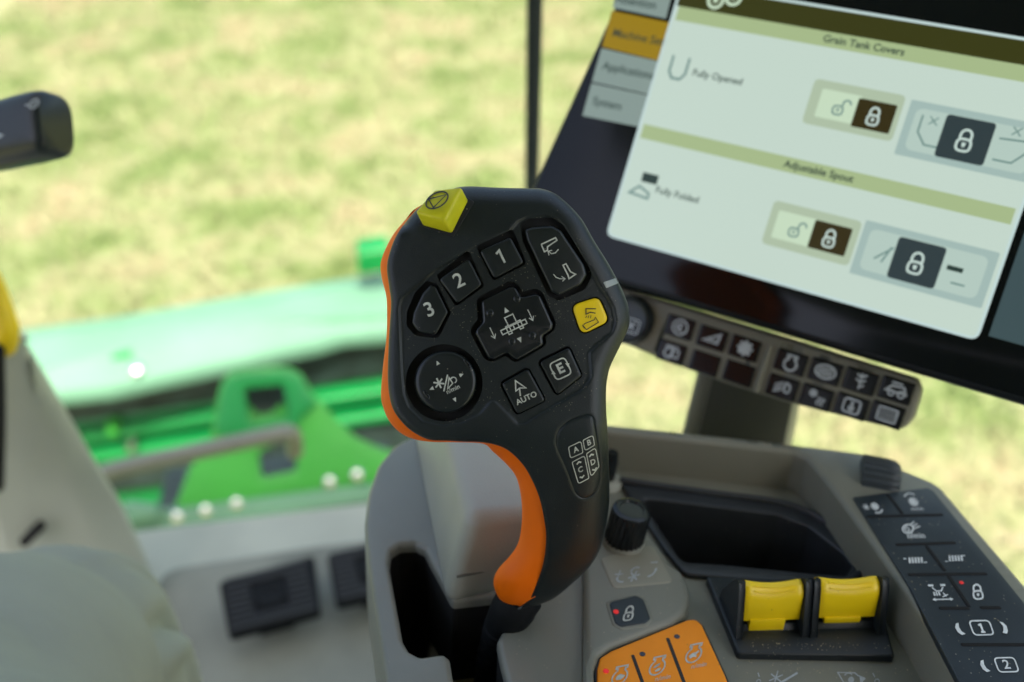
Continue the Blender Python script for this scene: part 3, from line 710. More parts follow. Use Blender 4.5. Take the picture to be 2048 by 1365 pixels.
for c, kind, tx in (((1240, 1352), 0, (1260, 1392)), ((1315, 1333), 1, (1326, 1356)), ((1388, 1308), 2, (1398, 1331))):
    ik = Ink(PO, c, ox, oy, .0); ik.engine((0, 0), 15, 3)
    if kind == 0: ik.poly([(-8, -5), (-6, 1), (0, 4), (6, 1), (11, -1), (8, -5), (4, -8), (-5, -8)])
    elif kind == 1: ik.poly([(-9, -2), (-3, 4), (5, 6), (3, 1), (-3, -2)]).poly([(-4, -9), (2, -4), (9, -5), (6, -10), (0, -11)])
    else: ik.poly([(-10, -3), (-4, 2), (4, 3), (8, 6), (10, 2), (5, -2), (7, -8), (0, -6), (-6, -9)])
    ik.build('icon', M['print'], kf)
    Ink(PO, tx, ox, oy, .0).text('n/min', (0, 0), 14).build('lettering', M['print'], kf)

# rotary knob
kb = CP.pt(cpx([(1247, 1084)], WS), WS)[0]
lathe('knob_base', kb - CP.n * .002, CP.n, [(.0112, 0), (.0112, .003), (.0104, .0042)], M['console'], con, 40)
lathe('knob', kb + CP.n * .0022, CP.n + .10 * CP.e1 - .06 * CP.e2, [(.0104, 0), (.0104, .001), (.0101, .0175), (.0094, .0192), (.0080, .0199), (.0064, .0199), (.0060, .0191), (.003, .0189)], M['gloss'], con, 96, .0009, (0, 2))
# small toggle behind the lever
tg = CP.pt(cpx([(1216, 968)], .0), .002)[0]
tube('toggle', [tg, tg + CP.n * .014, tg + CP.n * .020 + CP.e1 * .001], [.0035, .0045, .003], M['gloss'], con, 20)
lathe('toggle_base', tg - CP.n * .002, CP.n, [(.009, 0), (.008, .003), (.0055, .004)], M['pad'], con, 24)

# yellow paddle switches in their black frame
fr_px = [(1412, 1152), (1752, 1163), (1790, 1312), (1476, 1306)]
frp = cpx(fr_px, .004)
plate('paddle_frame', CP, rpoly(frp, .002), [], .004, -.004, M['frame'], con, .0012)
def uvw(px, py, wv): return np.r_[CP.uv(px, py, wv), wv]
def P3(q): return CP.pt(np.array([q[:2]]), q[2])[0]
vf, vr, vt = CP.uv(1600, 1276, .004)[1], CP.uv(1600, 1180, .004)[1], None
HC = .030
def cheek(px):
    u0 = CP.uv(px, 1272, .004)[0]; th = .0016
    prof = [(vf, .003), (vf + .0035, .013), (vf + .0075, HC - .003), (vf + .0095, HC), (vf + .0125, HC - .0015), (vf + .026, .010), (vf + .028, .003)]
    V = []; n = len(prof)
    for du in (-th, th):
        for v, wv in prof: V.append(CP.pt(np.array([[u0 + du, v]]), wv)[0])
    F = [tuple(range(n)), tuple(range(2 * n - 1, n - 1, -1))] + [(i, (i + 1) % n, n + (i + 1) % n, n + i) for i in range(n)]
    mk('cheek', V, F, M['frame'], con, 40, bevel=(.0008, 2)); return u0
us = [cheek(x) for x in (1475, 1609, 1626, 1763)]
def paddle(ua, ub, tilt, foot):
    """saddle-shaped yellow rocker"""
    nu, V, F = 17, [], []
    prof = [(vf + .0062, .0095), (vf + .0060, .0150), (vf + .0064, .0235), (vf + .0072, .0262), (vf + .0092, .0284), (vf + .0125, .0290), (vf + .0150, .0270), (vf + .0165, .022), (vf + .0165, .0095)]
    for i in range(nu):
        f = i / (nu - 1); u = ua + (ub - ua) * f; e = (2 * f - 1)
        for j, (v, wv) in enumerate(prof):
            sag = (1 - e * e) * (.0022 if 2 <= j <= 6 else 0)
            edge = .0010 * max(0, abs(e) - .9) * 10 if 0 < j < 8 else 0
            V.append(CP.pt(np.array([[u, v + tilt * wv + edge * .5]]), wv - sag - edge + (tilt * .02))[0])
    m = len(prof)
    for i in range(nu - 1):
        for j in range(m): F.append((i * m + j, i * m + (j + 1) % m, (i + 1) * m + (j + 1) % m, (i + 1) * m + j))
    F += [tuple(range(m)), tuple(range((nu - 1) * m, nu * m))]
    p = mk('paddle', V, F, M['yellow2'], con, 35)
    a, b = ua + (ub - ua) * .14, ua + (ub - ua) * .76
    q = [(a, vf + .0052), (b, vf + .0052), (b, vf + .014), (a, vf + .014)]
    hexa('foot', CP.pt(np.array(q), foot), CP.pt(np.array(q), .0105), M['yellow2'], p, (.0006, 2))
    for k in range(2):                                      # pressed finger grooves
        pts = []
        for f in np.linspace(.16, .86, 9):
            e = 2 * f - 1; v, wv = (vf + .0078 + .0022 * k, .0272 + .0015 * k); pts.append(CP.pt(np.array([[ua + (ub - ua) * f, v + tilt * wv - .0006 * (1 - e * e)]]), wv - .0023 * (1 - e * e) + tilt * .02 + .0001)[0])
        tube('finger_ridge', pts, .00035, M['yellow2'], p, 6)
paddle(us[0] + .0020, us[1] - .0020, .00, .0035)
paddle(us[2] + .0020, us[3] - .0020, .02, .0072)
for a, b in ((us[0], us[1]), (us[2], us[3])):
    q = [(a + .002, vf + .004), (b - .002, vf + .004), (b - .002, vf + .024), (a + .002, vf + .024)]
    hexa('well', CP.pt(np.array(q), .0025), CP.pt(np.array(q) + [[0, .003], [0, .003], [0, 0], [0, 0]], .0068), M['frame'], con, (.0008, 2))
# marks printed on the deck below the paddles
PD = PxPlane(CP, .0003)
ik = Ink(PD, (1552, 1356), (1, -.05), (.15, -1), 0); ik.star((0, 0), 14, 2.6, 3, .4).line([(8, -12), (22, -4), (42, 8)], 4.5).line([(-38, 12), (-34, 4)], 2).ring((-34, -6), 4, 1.8, 12); ik.build('icon', M['printg'], con)
ik = Ink(PD, (1705, 1352), (1, .02), (.1, -1), 0); ik.line([(-30, 6), (4, 6), (10, 1), (24, -4), (20, -14), (-16, -14)], 2.2, True).disc((-2, -8), 6).arrow((20, -7), (1, .2), 11).arc((-8, -4), 9, 40, 140, 2, head=4).line([(40, 6), (45, -2)], 2).ring((50, -10), 4.5, 1.8, 12); ik.build('icon', M['printg'], con)

# right-hand keypad on the rim
WK = WR + .0012
kp = cpx([(1706, 994), (1855, 975), (1868, 982), (2048, 1204), (2330, 1560), (2020, 1560), (1932, 1390), (1817, 1170)], WK)
pillow('keypad', CP, rpoly(kp, [.0015, .001, .001, .01, .002, .002, .01, .01]), WR - .002, WK, M['keypad'], con, .0007)
for a, b in (((1736, 1034), (1882, 1030)), ((1776, 990), (1803, 1026)), ((1795, 1090), (1908, 1086)), ((1854, 1094), (1888, 1140)), ((1820, 1150), (1970, 1148)), ((1898, 1154), (1937, 1212)), ((1882, 1217), (1935, 1217)), ((1964, 1216), (1998, 1216)), ((1926, 1290), (2070, 1290))):
    groove(a, b, WK, .00105, 'void')
PK = PxPlane(CP, WK + .0003); kx, ky = (1, -.03), (-.35, -.94)
def kicon(c): return Ink(PK, c, kx, ky, 0)
pr = M['kprint']
ik = kicon((1746, 1014)); ik.ring((4, 1), 6, 2.2).star((4, 1), 8, 1.6, 4).star((-14, 0), 7, 1.6, 3).arc((6, -2), 11, 240, 340, 3); ik.build('icon', pr, con)
ik = kicon((1827, 1004)); ik.ring((0, 0), 7, 2.2).star((0, 0), 10, 1.8, 5).arc((-2, 4), 14, 50, 140, 2.2, head=4).text('n/min', (2, -15), 11); ik.build('icon', pr, con)
ik = kicon((1820, 1058)); ik.line(circ((-4, 0), 12, 18, 8, .5), 3, True).ring((-6, -1), 4, 2).line([(6, 4), (18, 10)], 2).line([(4, 9), (14, 15)], 2).line([(8, 0), (22, 5)], 2); ik.build('icon', pr, con)
kicon((1832, 1072)).text('n/min', (0, 0), 16, .01).build('lettering', pr, con)
for c, s in (((1830, 1121), -1), ((1910, 1117), 1)):
    ik = kicon(c)
    for k in range(5): ik.line([(-12 + k * 6, -6), (-9 + k * 6, 6)], 3.4)
    ik.line([(-22, -5 * s - 1), (-16, -5 * s - 1)], 2).line([(16, 5 * s), (22, 5 * s)], 2); ik.build('icon', pr, con)
ik = kicon((1880, 1186)); ik.line([(-18, 16), (-8, 16)], 4).line([(6, 16), (16, 16)], 4).line([(-12, 12), (-6, 4), (4, 4), (10, 12)], 2.4)
for k in range(3): ik.line([(-12 + k * 5, -6), (-12 + k * 5, 2)], 3)
ik.line([(-14, -14), (16, -14)], 2.4).arrow((18, -14), (1, 0), 6).arrow((-16, -14), (-1, 0), 6).line([(6, 0), (10, -8)], 2).line([(2, -9), (14, -4)], 2); ik.build('icon', pr, con)
Ink(PK, (1955, 1183), (.98, -.05), (-.16, -.98), 0).lock((0, 0), 34, 3.4).build('icon', pr, con)
lathe('led', CP.pt(cpx([(1923, 1166)], WK), WK - .0002)[0], CP.n, [(.001, 0), (.001, .0004), (.0006, .0006)], M['redled'], con, 14)
def phone(c, tx):
    ik = kicon(c); ik.rrect(-20, -15, 20, 15, 8, 3); ik.one((0, 0), 18, 4, True) if tx == '1' else ik.text(tx, (0, 0), 27, .02)
    ik.poly([(-48, 10), (-42, 12), (-44, 2), (-42, -6), (-36, -12), (-44, -14), (-50, -8), (-52, 2)])
    ik.poly([(46, 10), (40, 12), (44, 2), (42, -6), (38, -12), (46, -14), (50, -8), (51, 2)])
    ik.build('icon', pr, con)
phone((1963, 1256), '1'); phone((2013, 1330), '2')
# knurled thumb wheel at the far right corner
wc = CP.pt(cpx([(1720, 953)], WR - .002), WR - .002)[0]
ax = CP.e1 * .93 - CP.e2 * .36; ax /= np.linalg.norm(ax)
lathe('thumb_wheel', wc + ax * .0, ax, [(.0125, 0), (.0125, .002), (.0125, .014), (.0119, .0172), (.0100, .0196), (.007, .0206)], M['wheel'], con, 80, .0013, (0, 3))
# pedestal down to the cab floor
pb = [CP.pt(cpx([q]), -.05)[0] for q in ((820, 1330), (1880, 1330), (1640, 960), (880, 930))]
hexa('pedestal', [np.array([p[0] * .7 + .05, p[1] * .8 + .08, ZF]) for p in pb], pb, M['console'], con, (.01, 3))

# ------------------------------------------------------------ lever with multifunction grip
GD = .402
BLK = [(935, 373), (1004, 376), (1060, 377), (1083, 378), (1109, 387), (1130, 403), (1151, 424), (1168, 446), (1188, 482), (1215, 525), (1238, 567), (1254, 604), (1259, 630), (1257, 656), (1241, 691), (1229, 715), (1219, 738), (1213, 768), (1212, 800), (1213, 830), (1216, 880), (1218, 934), (1219, 980), (1218, 1015), (1212, 1052), (1201, 1097), (1179, 1134), (1145, 1167), (1108, 1197), (1075, 1211), (1049, 1217)]
EDGE = [(1034, 1219), (1045, 1210), (1057, 1198), (1075, 1163), (1088, 1119), (1092, 1074), (1088, 1038), (1079, 997), (1064, 960), (1046, 930), (1020, 904), (994, 891), (962, 885), (930, 884), (898, 882), (859, 880), (832, 868), (811, 852), (790, 826), (780, 799), (776, 765), (776, 725), (778, 673), (780, 643), (782, 604), (778, 572), (774, 540), (777, 514), (790, 477), (809, 448), (835, 418), (870, 393), (902, 379)]
blk = resample(crom(BLK + EDGE, 6), 4.0)
edge_line = crom(EDGE[:-3], 5, False); rest_line = crom(EDGE[-4:] + BLK, 5, False)
PANEL = [(797, 615), (803, 597), (872, 538), (940, 498), (1020, 460), (1034, 443), (1051, 434), (1091, 430), (1117, 438), (1130, 453), (1167, 514), (1203, 576), (1226, 610), (1233, 643), (1226, 668), (1200, 688), (1180, 706), (1184, 756), (1164, 782), (1083, 828), (1050, 850), (1035, 850), (1019, 833), (985, 800), (960, 830), (925, 847), (885, 853), (845, 844), (816, 815), (806, 789), (802, 739), (799, 660)]
panel = resample(rpoly(PANEL, 9), 4)
HP = resample(crom([(1172, 831), (1186, 836), (1190, 857), (1196, 897), (1201, 950), (1197, 972), (1186, 989), (1168, 997), (1153, 989), (1145, 971), (1134, 941), (1116, 901), (1112, 884), (1114, 870), (1121, 857), (1141, 841)], 5), 3)
def sst(x): x = np.clip(x, 0, 1); return x * x * (3 - 2 * x)
def base_mm(ab):
    y = ab[:, 1]; x = ab[:, 0]
    z = -.012 * np.maximum(0, (478 - y) * .2) ** 2 * 1.0
    t = np.maximum(0, y - 835) * .2
    z -= np.where(t < 16, t * t * .60 / 32, (t - 8) * .60)
    z -= .004 * ((x - 1010) * .2) ** 2 * np.exp(-((y - 640) / 260) ** 2) * .35
    return z
def drop(d, R): d = np.clip(d, 0, R); return R - np.sqrt(np.maximum(R * R - (R - d) ** 2, 0))
def H_black(ab):
    ab = np.asarray(ab, float)
    d1 = segdist(ab, rest_line[:-1], rest_line[1:]) * .2; d2 = segdist(ab, edge_line[:-1], edge_line[1:]) * .2
    R1 = 6.5 + 7.0 * sst((ab[:, 1] - 780) / 260)
    z = base_mm(ab) - drop(d1, R1) * .85
    z -= drop(d2, np.full(len(ab), 2.2))
    z -= .9 * sst((sdf(ab, panel) + 1) / 5)
    s = sdf(ab, HP); z -= .42 * np.exp(-(s / 1.6) ** 2) - .12 * sst(s / 4)
    return z
class Grip:
    def __init__(s, H): s.H = H
    def pt(s, ab, wv):
        ab = np.asarray(ab, float); wv = np.broadcast_to(np.asarray(wv, float), ab.shape[:-1])
        return P(ab[:, 0], ab[:, 1], GD - s.H(ab) * 1e-3 - wv)
GB = Grip(H_black)
joy = thing('control_lever', 'black and orange multifunction lever with numbered keys standing in the console slot', 'lever', CP.pt(cpx([(990, 1300)], -.07), -.07)[0])

K = {}
K['1'] = rpoly([(959, 503), (1021, 475), (1048, 526), (988, 558)], 7); K['2'] = rpoly([(878, 560), (938, 518), (964, 570), (914, 608)], 7)
K['3'] = rpoly([(861, 571), (872, 575), (896, 625), (872, 670), (836, 664), (824, 646), (827, 627), (845, 588)], [4, 4, 6, 7, 14, 8, 8, 8])
K['rocker'] = rpoly([(1049, 460), (1065, 455), (1104, 452), (1122, 462), (1168, 530), (1174, 550), (1162, 570), (1118, 591), (1103, 584), (1054, 482)], [6, 8, 14, 12, 12, 12, 12, 10, 10, 12])
K['yellow'] = rpoly([(1143, 611), (1197, 594), (1218, 643), (1163, 670)], 15)
K['cross'] = rpoly([(962, 603), (1021, 573), (1032, 576), (1043, 595), (1072, 588), (1081, 592), (1107, 650), (1104, 660), (1085, 674), (1088, 690), (1034, 721), (1026, 717), (1014, 706), (988, 720), (976, 717), (950, 668), (952, 660), (965, 645)], [8, 7, 6, 8, 5, 6, 7, 5, 8, 8, 7, 5, 8, 7, 7, 7, 5, 8])
K['auto'] = rpoly([(1003, 768), (1056, 738), (1091, 802), (1034, 829)], 7); K['e'] = rpoly([(1079, 725), (1138, 695), (1164, 752), (1114, 791)], 7)
K['stick'] = circ((891, 764), 62, 64)
HOLE = {}
def grow(p, d, sh=(0, 0), s=1.0): c = p.mean(0); return inset(c + (p - c) * s + np.array(sh, float), -d)
HOLE['1'] = rpoly([(952, 493), (1026, 458), (1053, 529), (986, 563)], 7); HOLE['2'] = rpoly([(872, 551), (937, 500), (969, 573), (911, 614)], 7)
HOLE['3'] = rpoly([(853, 562), (874, 568), (902, 625), (877, 677), (830, 672), (813, 652), (814, 624), (830, 585)], [4, 6, 8, 8, 16, 10, 10, 10])
HOLE['rocker'] = rpoly([(1040, 448), (1058, 438), (1106, 436), (1126, 450), (1176, 530), (1184, 552), (1170, 580), (1116, 602), (1096, 592), (1046, 484)], [8, 12, 16, 14, 12, 14, 14, 10, 10, 14])
HOLE['yellow'] = grow(K['yellow'], 3.0); HOLE['cross'] = grow(K['cross'], 7, (-2, -3)); HOLE['auto'] = grow(K['auto'], 3.5, (-1, -1)); HOLE['e'] = grow(K['e'], 3.5, (-1, -1))
HOLE['stick'] = circ((888, 766), 77, 64)
topb = rpoly([(840, 452), (905, 468), (944, 402), (890, 380)], 5)

# black front shell: one surface from rings, interior points and real pockets
def shell():
    V = []; F = []; pts = []; ed = []
    def loop(ab, con=True):
        i0 = len(pts); pts.extend(map(tuple, ab)); n = len(ab)
        if con: ed.extend([(i0 + i, i0 + (i + 1) % n) for i in range(n)])
        return list(range(i0, i0 + n))
    outer = loop(blk)
    for d in (.8, 2.2, 4.4, 7.2): loop(inset(blk, d), False)
    hl = {}
    for k, h_ in HOLE.items():
        hh = resample(h_, 3.2); hl[k] = (hh, loop(hh)); loop(inset(hh, -1.6), False); 
    for d in (-1.2, .6, 2.4, 4.2): loop(inset(panel, d), False)
    for d in (-3, -1.4, 0, 1.4, 3): loop(inset(HP, d), False)
    gx, gy = np.meshgrid(np.arange(770, 1265, 5.0), np.arange(370, 1222, 5.0)); gp = np.stack([gx.ravel() + (gy.ravel() / 5 % 2) * 2.5, gy.ravel()], -1)
    s = sdf(gp, blk); ok_ = s > 9.5
    for hh, _ in hl.values(): ok_ &= sdf(gp, hh) < -3.2
    ok_ &= (np.abs(sdf(gp, panel) - 1.5) > 4.5) & (np.abs(sdf(gp, HP)) > 5)
    pts.extend(map(tuple, gp[ok_]))
    A = np.array(pts); so_ = sdf(A, blk); keepi = np.ones(len(A), bool)
    # drop helper points that fell outside or into pockets
    bad = so_ < -.01
    for hh, ids in hl.values():
        b = sdf(A, hh) > .01; b[ids] = False; bad |= b
    bad[outer] = False
    for _, ids in hl.values(): bad[ids] = False
    remap = -np.ones(len(A), int); remap[~bad] = np.arange((~bad).sum()); A2 = A[~bad]
    ed2 = [(int(remap[a]), int(remap[b])) for a, b in ed if remap[a] >= 0 and remap[b] >= 0]
    r = delaunay_2d_cdt([Vector(p) for p in A2], ed2, [], 0, 1e-6)
    pv = np.array([tuple(v) for v in r[0]]); tri = np.array([list(t) for t in r[2]])
    cen = pv[tri].mean(1); kq = inside(cen, blk)
    for hh, _ in hl.values(): kq &= ~inside(cen, hh)
    V = list(GB.pt(pv, 0)); F = [tuple(t) for t in tri[kq]]
    inv = {}
    for new, olds in enumerate(r[3]):
        for q in olds: inv[q] = new
    def ring(ids, abv, depth, shrink=0.0):
        """drop a wall from a loop and return its new vertices"""
        i0 = len(V); V.extend(GB.pt(inset(abv, shrink), -depth)); n = len(ids); a = [inv[int(remap[i])] for i in ids]
        for i in range(n): F.append((a[i], a[(i + 1) % n], i0 + (i + 1) % n, i0 + i))
        return list(range(i0, i0 + n))
    ring(outer, blk, .009, 3.0)
    me_ = mk('front_shell', V, F, M['black'], joy, 48)
    nv = len(me_.data.vertices); dv = np.full(nv, .25); m_ = min(nv, len(pv))
    ins = sdf(pv[:m_], panel); dh = np.full(m_, 1e9)
    for hh, _ in hl.values(): dh = np.minimum(dh, np.abs(sdf(pv[:m_], hh)))
    dv[:m_] = .12 + .28 * np.exp(-np.maximum(-ins, 0) / 40) + .5 * np.exp(-np.abs(ins - 2) / 5) + np.where(ins > 0, .35 + .6 * np.exp(-dh / 7), 0)
    at_ = me_.data.attributes.new('dust', 'FLOAT', 'POINT'); at_.data.foreach_set('value', dv)
    floors = []
    for k, (hh, ids) in hl.items():
        dp = .0075 if k == 'stick' else .0045
        top_ = GB.pt(hh, 0); fl = GB.pt(hh, -dp); n = len(hh)
        mk('key_recess', list(top_) + list(fl), [(i, (i + 1) % n, n + (i + 1) % n, n + i) for i in range(n)] + [tuple(range(n, 2 * n))], M['deep'], joy, 30, recalc=False)
shell()

# orange rear shell
ORL = [(1034, 1219), (1016, 1213), (998, 1197), (988, 1174), (988, 1156), (998, 1136), (1020, 1112), (1035, 1089), (1042, 1060), (1044, 1019), (1040, 982), (1031, 952), (1012, 928), (986, 904), (966, 888), (911, 885), (859, 884), (822, 877), (798, 864), (780, 845), (768, 820), (762, 791), (766, 733), (773, 673), (774, 620), (772, 590), (764, 559), (761, 530), (769, 503), (787, 469), (811, 440), (832, 417)]
ORR = [(880, 396), (940, 386), (1080, 392), (1120, 420), (1180, 490), (1235, 590), (1243, 640), (1220, 690), (1198, 750), (1198, 850), (1203, 950), (1198, 1040), (1180, 1100), (1120, 1165), (1078, 1190), (1052, 1205)]
org = resample(crom(ORL + ORR, 6), 4)
left_line = crom(ORL, 5, False)
def H_or(ab):
    ab = np.asarray(ab, float); d = segdist(ab, left_line[:-1], left_line[1:]) * .2
    k = sst((ab[:, 1] - 870) / 60); R = 9 + 5 * k
    return base_mm(ab) - 2.6 - drop(d, R) - 8.5 * sst((sdf(ab, blk) * .2 - 1.6) / 3.5)
GO = Grip(H_or)
def rear():
    pts = list(map(tuple, org)); n0 = len(org); ed = [(i, (i + 1) % n0) for i in range(n0)]
    for d in (.6, 1.6, 3.2, 5.5, 8.5): pts += [tuple(p) for p in inset(org, d)]
    gx, gy = np.meshgrid(np.arange(760, 1260, 6.0), np.arange(372, 1222, 6.0)); gp = np.stack([gx.ravel() + (gy.ravel() / 6 % 2) * 3, gy.ravel()], -1)
    gp = gp[sdf(gp, org) > 11]; pts += list(map(tuple, gp)); A = np.array(pts)
    keep = sdf(A, org) > -.01; keep[:n0] = True; A = A[keep]
    r = delaunay_2d_cdt([Vector(p) for p in A], ed, [], 0, 1e-6); pv = np.array([tuple(v) for v in r[0]]); tri = np.array([list(t) for t in r[2]])
    kq = inside(pv[tri].mean(1), org); V = list(GO.pt(pv, 0)); F = [tuple(t) for t in tri[kq]]
    inv = {}
    for new, olds in enumerate(r[3]):
        for q in olds: inv[q] = new
    a = [inv[i] for i in range(n0)]; prev = a
    for dep, ins in ((.008, 1.0), (.016, 8.0), (.022, 20.0)):
        i0 = len(V); V.extend(GO.pt(inset(org, ins) if ins < 9 else org.mean(0) * 0 + inset(org, 12), -dep)); cur = list(range(i0, i0 + n0))
        for i in range(n0): F.append((prev[i], prev[(i + 1) % n0], cur[(i + 1) % n0], cur[i]))
        prev = cur
    F.append(tuple(prev))
    return mk('rear_shell', V, F, M['orange'], joy, 60)
rear()

# keys
def gkey(k, h0, h1, m_, bev=4, dome=.0, bw=.0008, name='key'): return pillow(name, GB, resample(K[k], 2.6), h0, h1, M[m_], joy, bev, bw, dome, smooth=50)
gx_, gy_ = np.array([.905, -.425]), np.array([-.425, -.905])       # the print on the head is turned anticlockwise
def gik(c, w_, s=1.0): return Ink(GB, c, gx_ * s, gy_ * s, w_)
for k, c in (('1', (1003, 513)), ('2', (918, 562)), ('3', (859, 620))):
    o = gkey(k, -.004, .0020, 'key', 4, .0002)
    ik = gik(c, .00235); ik.one((0, 0), 29, 4.4) if k == '1' else ik.text(k, (0, 0), 41, .012)
    ik.build('numeral', M['print'], o)
o = gkey('rocker', -.003, .0016, 'key', 6, .0002, .0012, 'rocker_key')
ik = Ink(GB, (1098, 489), (1, 0), (0, -1), .0021)
ik.line([(-14, -4), (-9, -15), (-3, -12), (-3, -5), (16, 8), (13, 13), (-15, 0)], 2.6, True)
ik.line([(-1, -14), (5, -19), (13, -17), (19, -10)], 1.8).line([(6, -12), (-2, -14), (0, -22)], 1.8); ik.build('icon', M['print'], o)
ik = Ink(GB, (1136, 542), (1, 0), (0, -1), .0021)
ik.line([(-10, 12), (-3, 14), (5, -3), (14, -8), (11, -14), (0, -15), (-8, 0)], 2.6, True) if False else ik.line([(-10, 11), (-4, 14), (5, -2), (15, -7), (2, -16), (0, -9)], 2.6, True)
ik.line([(-29, -7), (-24, -13), (-16, -16), (-7, -16)], 1.8).line([(-13, -11), (-6, -16), (-11, -21)], 1.8); ik.build('icon', M['print'], o)
o = gkey('yellow', -.002, .0006, 'yellow2', 5, .0001, .0008)
ik = Ink(GB, (1179, 633), (1, 0), (0, -1), .0011)
ik.line([(13, 15), (-7, 15), (-7, 4), (2, 8), (12, 6)], 2.0).line([(-14, -18), (-10, -24)], 2).line([(-14, -17), (-6, -27), (18, -12), (12, -2), (10, -7), (-8, -14), (-12, -17)], 1.8)
ik.line([(-5, 1), (-8, -3)], 1.4).line([(-1, 2), (-3, -4)], 1.4).line([(3, 2), (2, -4)], 1.4); ik.build('icon', M['ink'], o)
o = gkey('cross', -.003, .0014, 'gloss', 6, .0003, .0014, 'cross_key')
for c in ((1034, 598), (980, 627), (1065, 672), (1024, 684)):
    pillow('dimple', GB, circ(c, 8, 20), .0009, .0022, M['gloss'], o, 7, .0006, .0001)
ik = gik((1028, 655), .0021)
ik.line([(-9, 7), (9, 7), (9, 25), (-9, 25)], 2.2, True)
ik.line([(-27, -4), (27, -4), (27, 5), (-27, 5)], 2.4, True).line([(-15, -9), (-8, -9), (-8, 8), (-15, 8)], 2.2, True).line([(10, -9), (17, -9), (17, 8), (10, 8)], 2.2, True).line([(0, -3), (0, 4)], 2.4)
for x, y in ((0, 38), (0, -28)): ik.poly([(x - 5, y - 5), (x + 5, y - 5), (x, y + 6)] if y > 0 else [(x - 5, y + 5), (x + 5, y + 5), (x, y - 6)])
for x, y in ((-44, 8), (40, 8)): ik.line([(x, y + 12), (x, y - 12)], 1.8).line([(x - 5, y - 4), (x, y - 12), (x + 5, y - 4)], 1.8)
ik.build('icon', M['print'], o)
o = gkey('auto', -.003, .0010, 'key', 4, .0001)
ik = gik((1042, 781), .0014); ik.line([(-12, -13), (2, 4), (16, -3), (-7, 19)], 2.6) if False else ik.line([(-2, 22), (11, 0), (0, 5), (-10, 3)], 2.4, True).line([(-1, 5), (-6, -10)], 2.8)
ik.build('icon', M['print'], o)
gik((1053, 797), .0014).text('AUTO', (0, 0), 16, .018).build('lettering', M['print'], o)
o = gkey('e', -.003, .0010, 'key', 4, .0001)
gik((1121, 738), .0014).rrect(-17, -18, 17, 18, 9, 2.6).text('E', (0, 0), 28, .03).poly([(-21, -2), (-13, -6), (-15, 3)]).poly([(21, 2), (13, 6), (15, -3)]).build('icon', M['print'], o)
# round thumb stick
o = gkey('stick', -.005, .0010, 'key', 10, -.0004, .0016, 'thumb_stick')
for c in ((934, 727), (853, 790)): pillow('dimple', GB, circ(c, 11, 24, 4, .9 if c[0] > 900 else .9), .0004, .0012, M['gloss'], o, 3, .0004)
ik = gik((893, 764), .0009)
for x, y, a in ((0, 42, 90), (0, -40, -90), (-33, 0, 180), (33, 0, 0)):
    d = np.array([math.cos(rad(a)), math.sin(rad(a))]); q = np.array([-d[1], d[0]]); c = np.array([x, y]); ik.poly([c + d * 5, c - d * 4 + q * 4, c - d * 4 - q * 4])
ik.star((-16, 3), 11, 3.4, 3, .5).line([(-11, -17), (8, 15)], 2.6).line([(-4, -14), (16, -14), (16, 2), (10, 8)], 2.4, True) if False else ik.star((-15, 4), 11, 3.2, 3, .5).line([(-13, -15), (8, 12)], 2.6).line([(-4, -14), (10, -8), (8, 5)], 2.4, True).arc((14, -3), 6, -90, 120, 2.2, head=4)
ik.build('icon', M['print'], o)
gik((906, 779), .0009).text('n/min', (0, 0), 13, .01).build('lettering', M['print'], o)
# yellow cube button on the shoulder
tA, tB, tC, tD = (868, 379), (924, 373), (890, 441), (829, 424)
sh_ = np.array([15, 29])
B_ = [P(*(np.array(q) + sh_), d) for q, d in ((tA, .4070), (tB, .4050), (tC, .4000), (tD, .4025))]
T_ = [P(*np.array(q), d) for q, d in ((tA, .4015), (tB, .3995), (tC, .3930), (tD, .3955))]
o = hexa('shoulder_button', B_, T_, M['yellow'], joy, (.0013, 4), 60)
class Quad:
    def __init__(s, q): s.q = q; s.n = np.cross(q[1] - q[0], q[3] - q[0]); s.n /= np.linalg.norm(s.n); s.n *= np.sign(s.n @ (CAM - q[0]))
    def pt(s, ab, wv):
        ab = np.asarray(ab, float); r = ray(ab[:, 0], ab[:, 1]); t_ = ((s.q[0] + s.n * .0001 - CAM) @ s.n) / (r @ s.n)
        return CAM + r * t_[:, None] + s.n * np.broadcast_to(np.asarray(wv), t_.shape)[:, None]
ik = Ink(Quad(T_), (874, 401), (1, 0), (0, 1), .0001)
e_ = circ((0, 0), 24, 36, 14, -.52); ik.line(e_, 3.0, True).line([(-17, -2) , (19, -11), (-7, 15)], 2.6, True); ik.build('icon', M['ink'], o)
pillow('button_dark_gap', GB, resample(rpoly([(833, 449), (906, 476), (949, 404), (934, 394), (880, 386)], 5), 2.5), -.003, .0004, M['deep'], joy, 1.5, .0003)  # black slab on the shell, drawn as the dark gap round the button
# small clear light window at the right rim
lw = resample(rpoly([(1206, 565), (1233, 556), (1239, 566), (1212, 577)], 2), 1.5)
pillow('light_window', GB, lw, -.001, .0004, M['clear'], joy, 1.2, .0002)
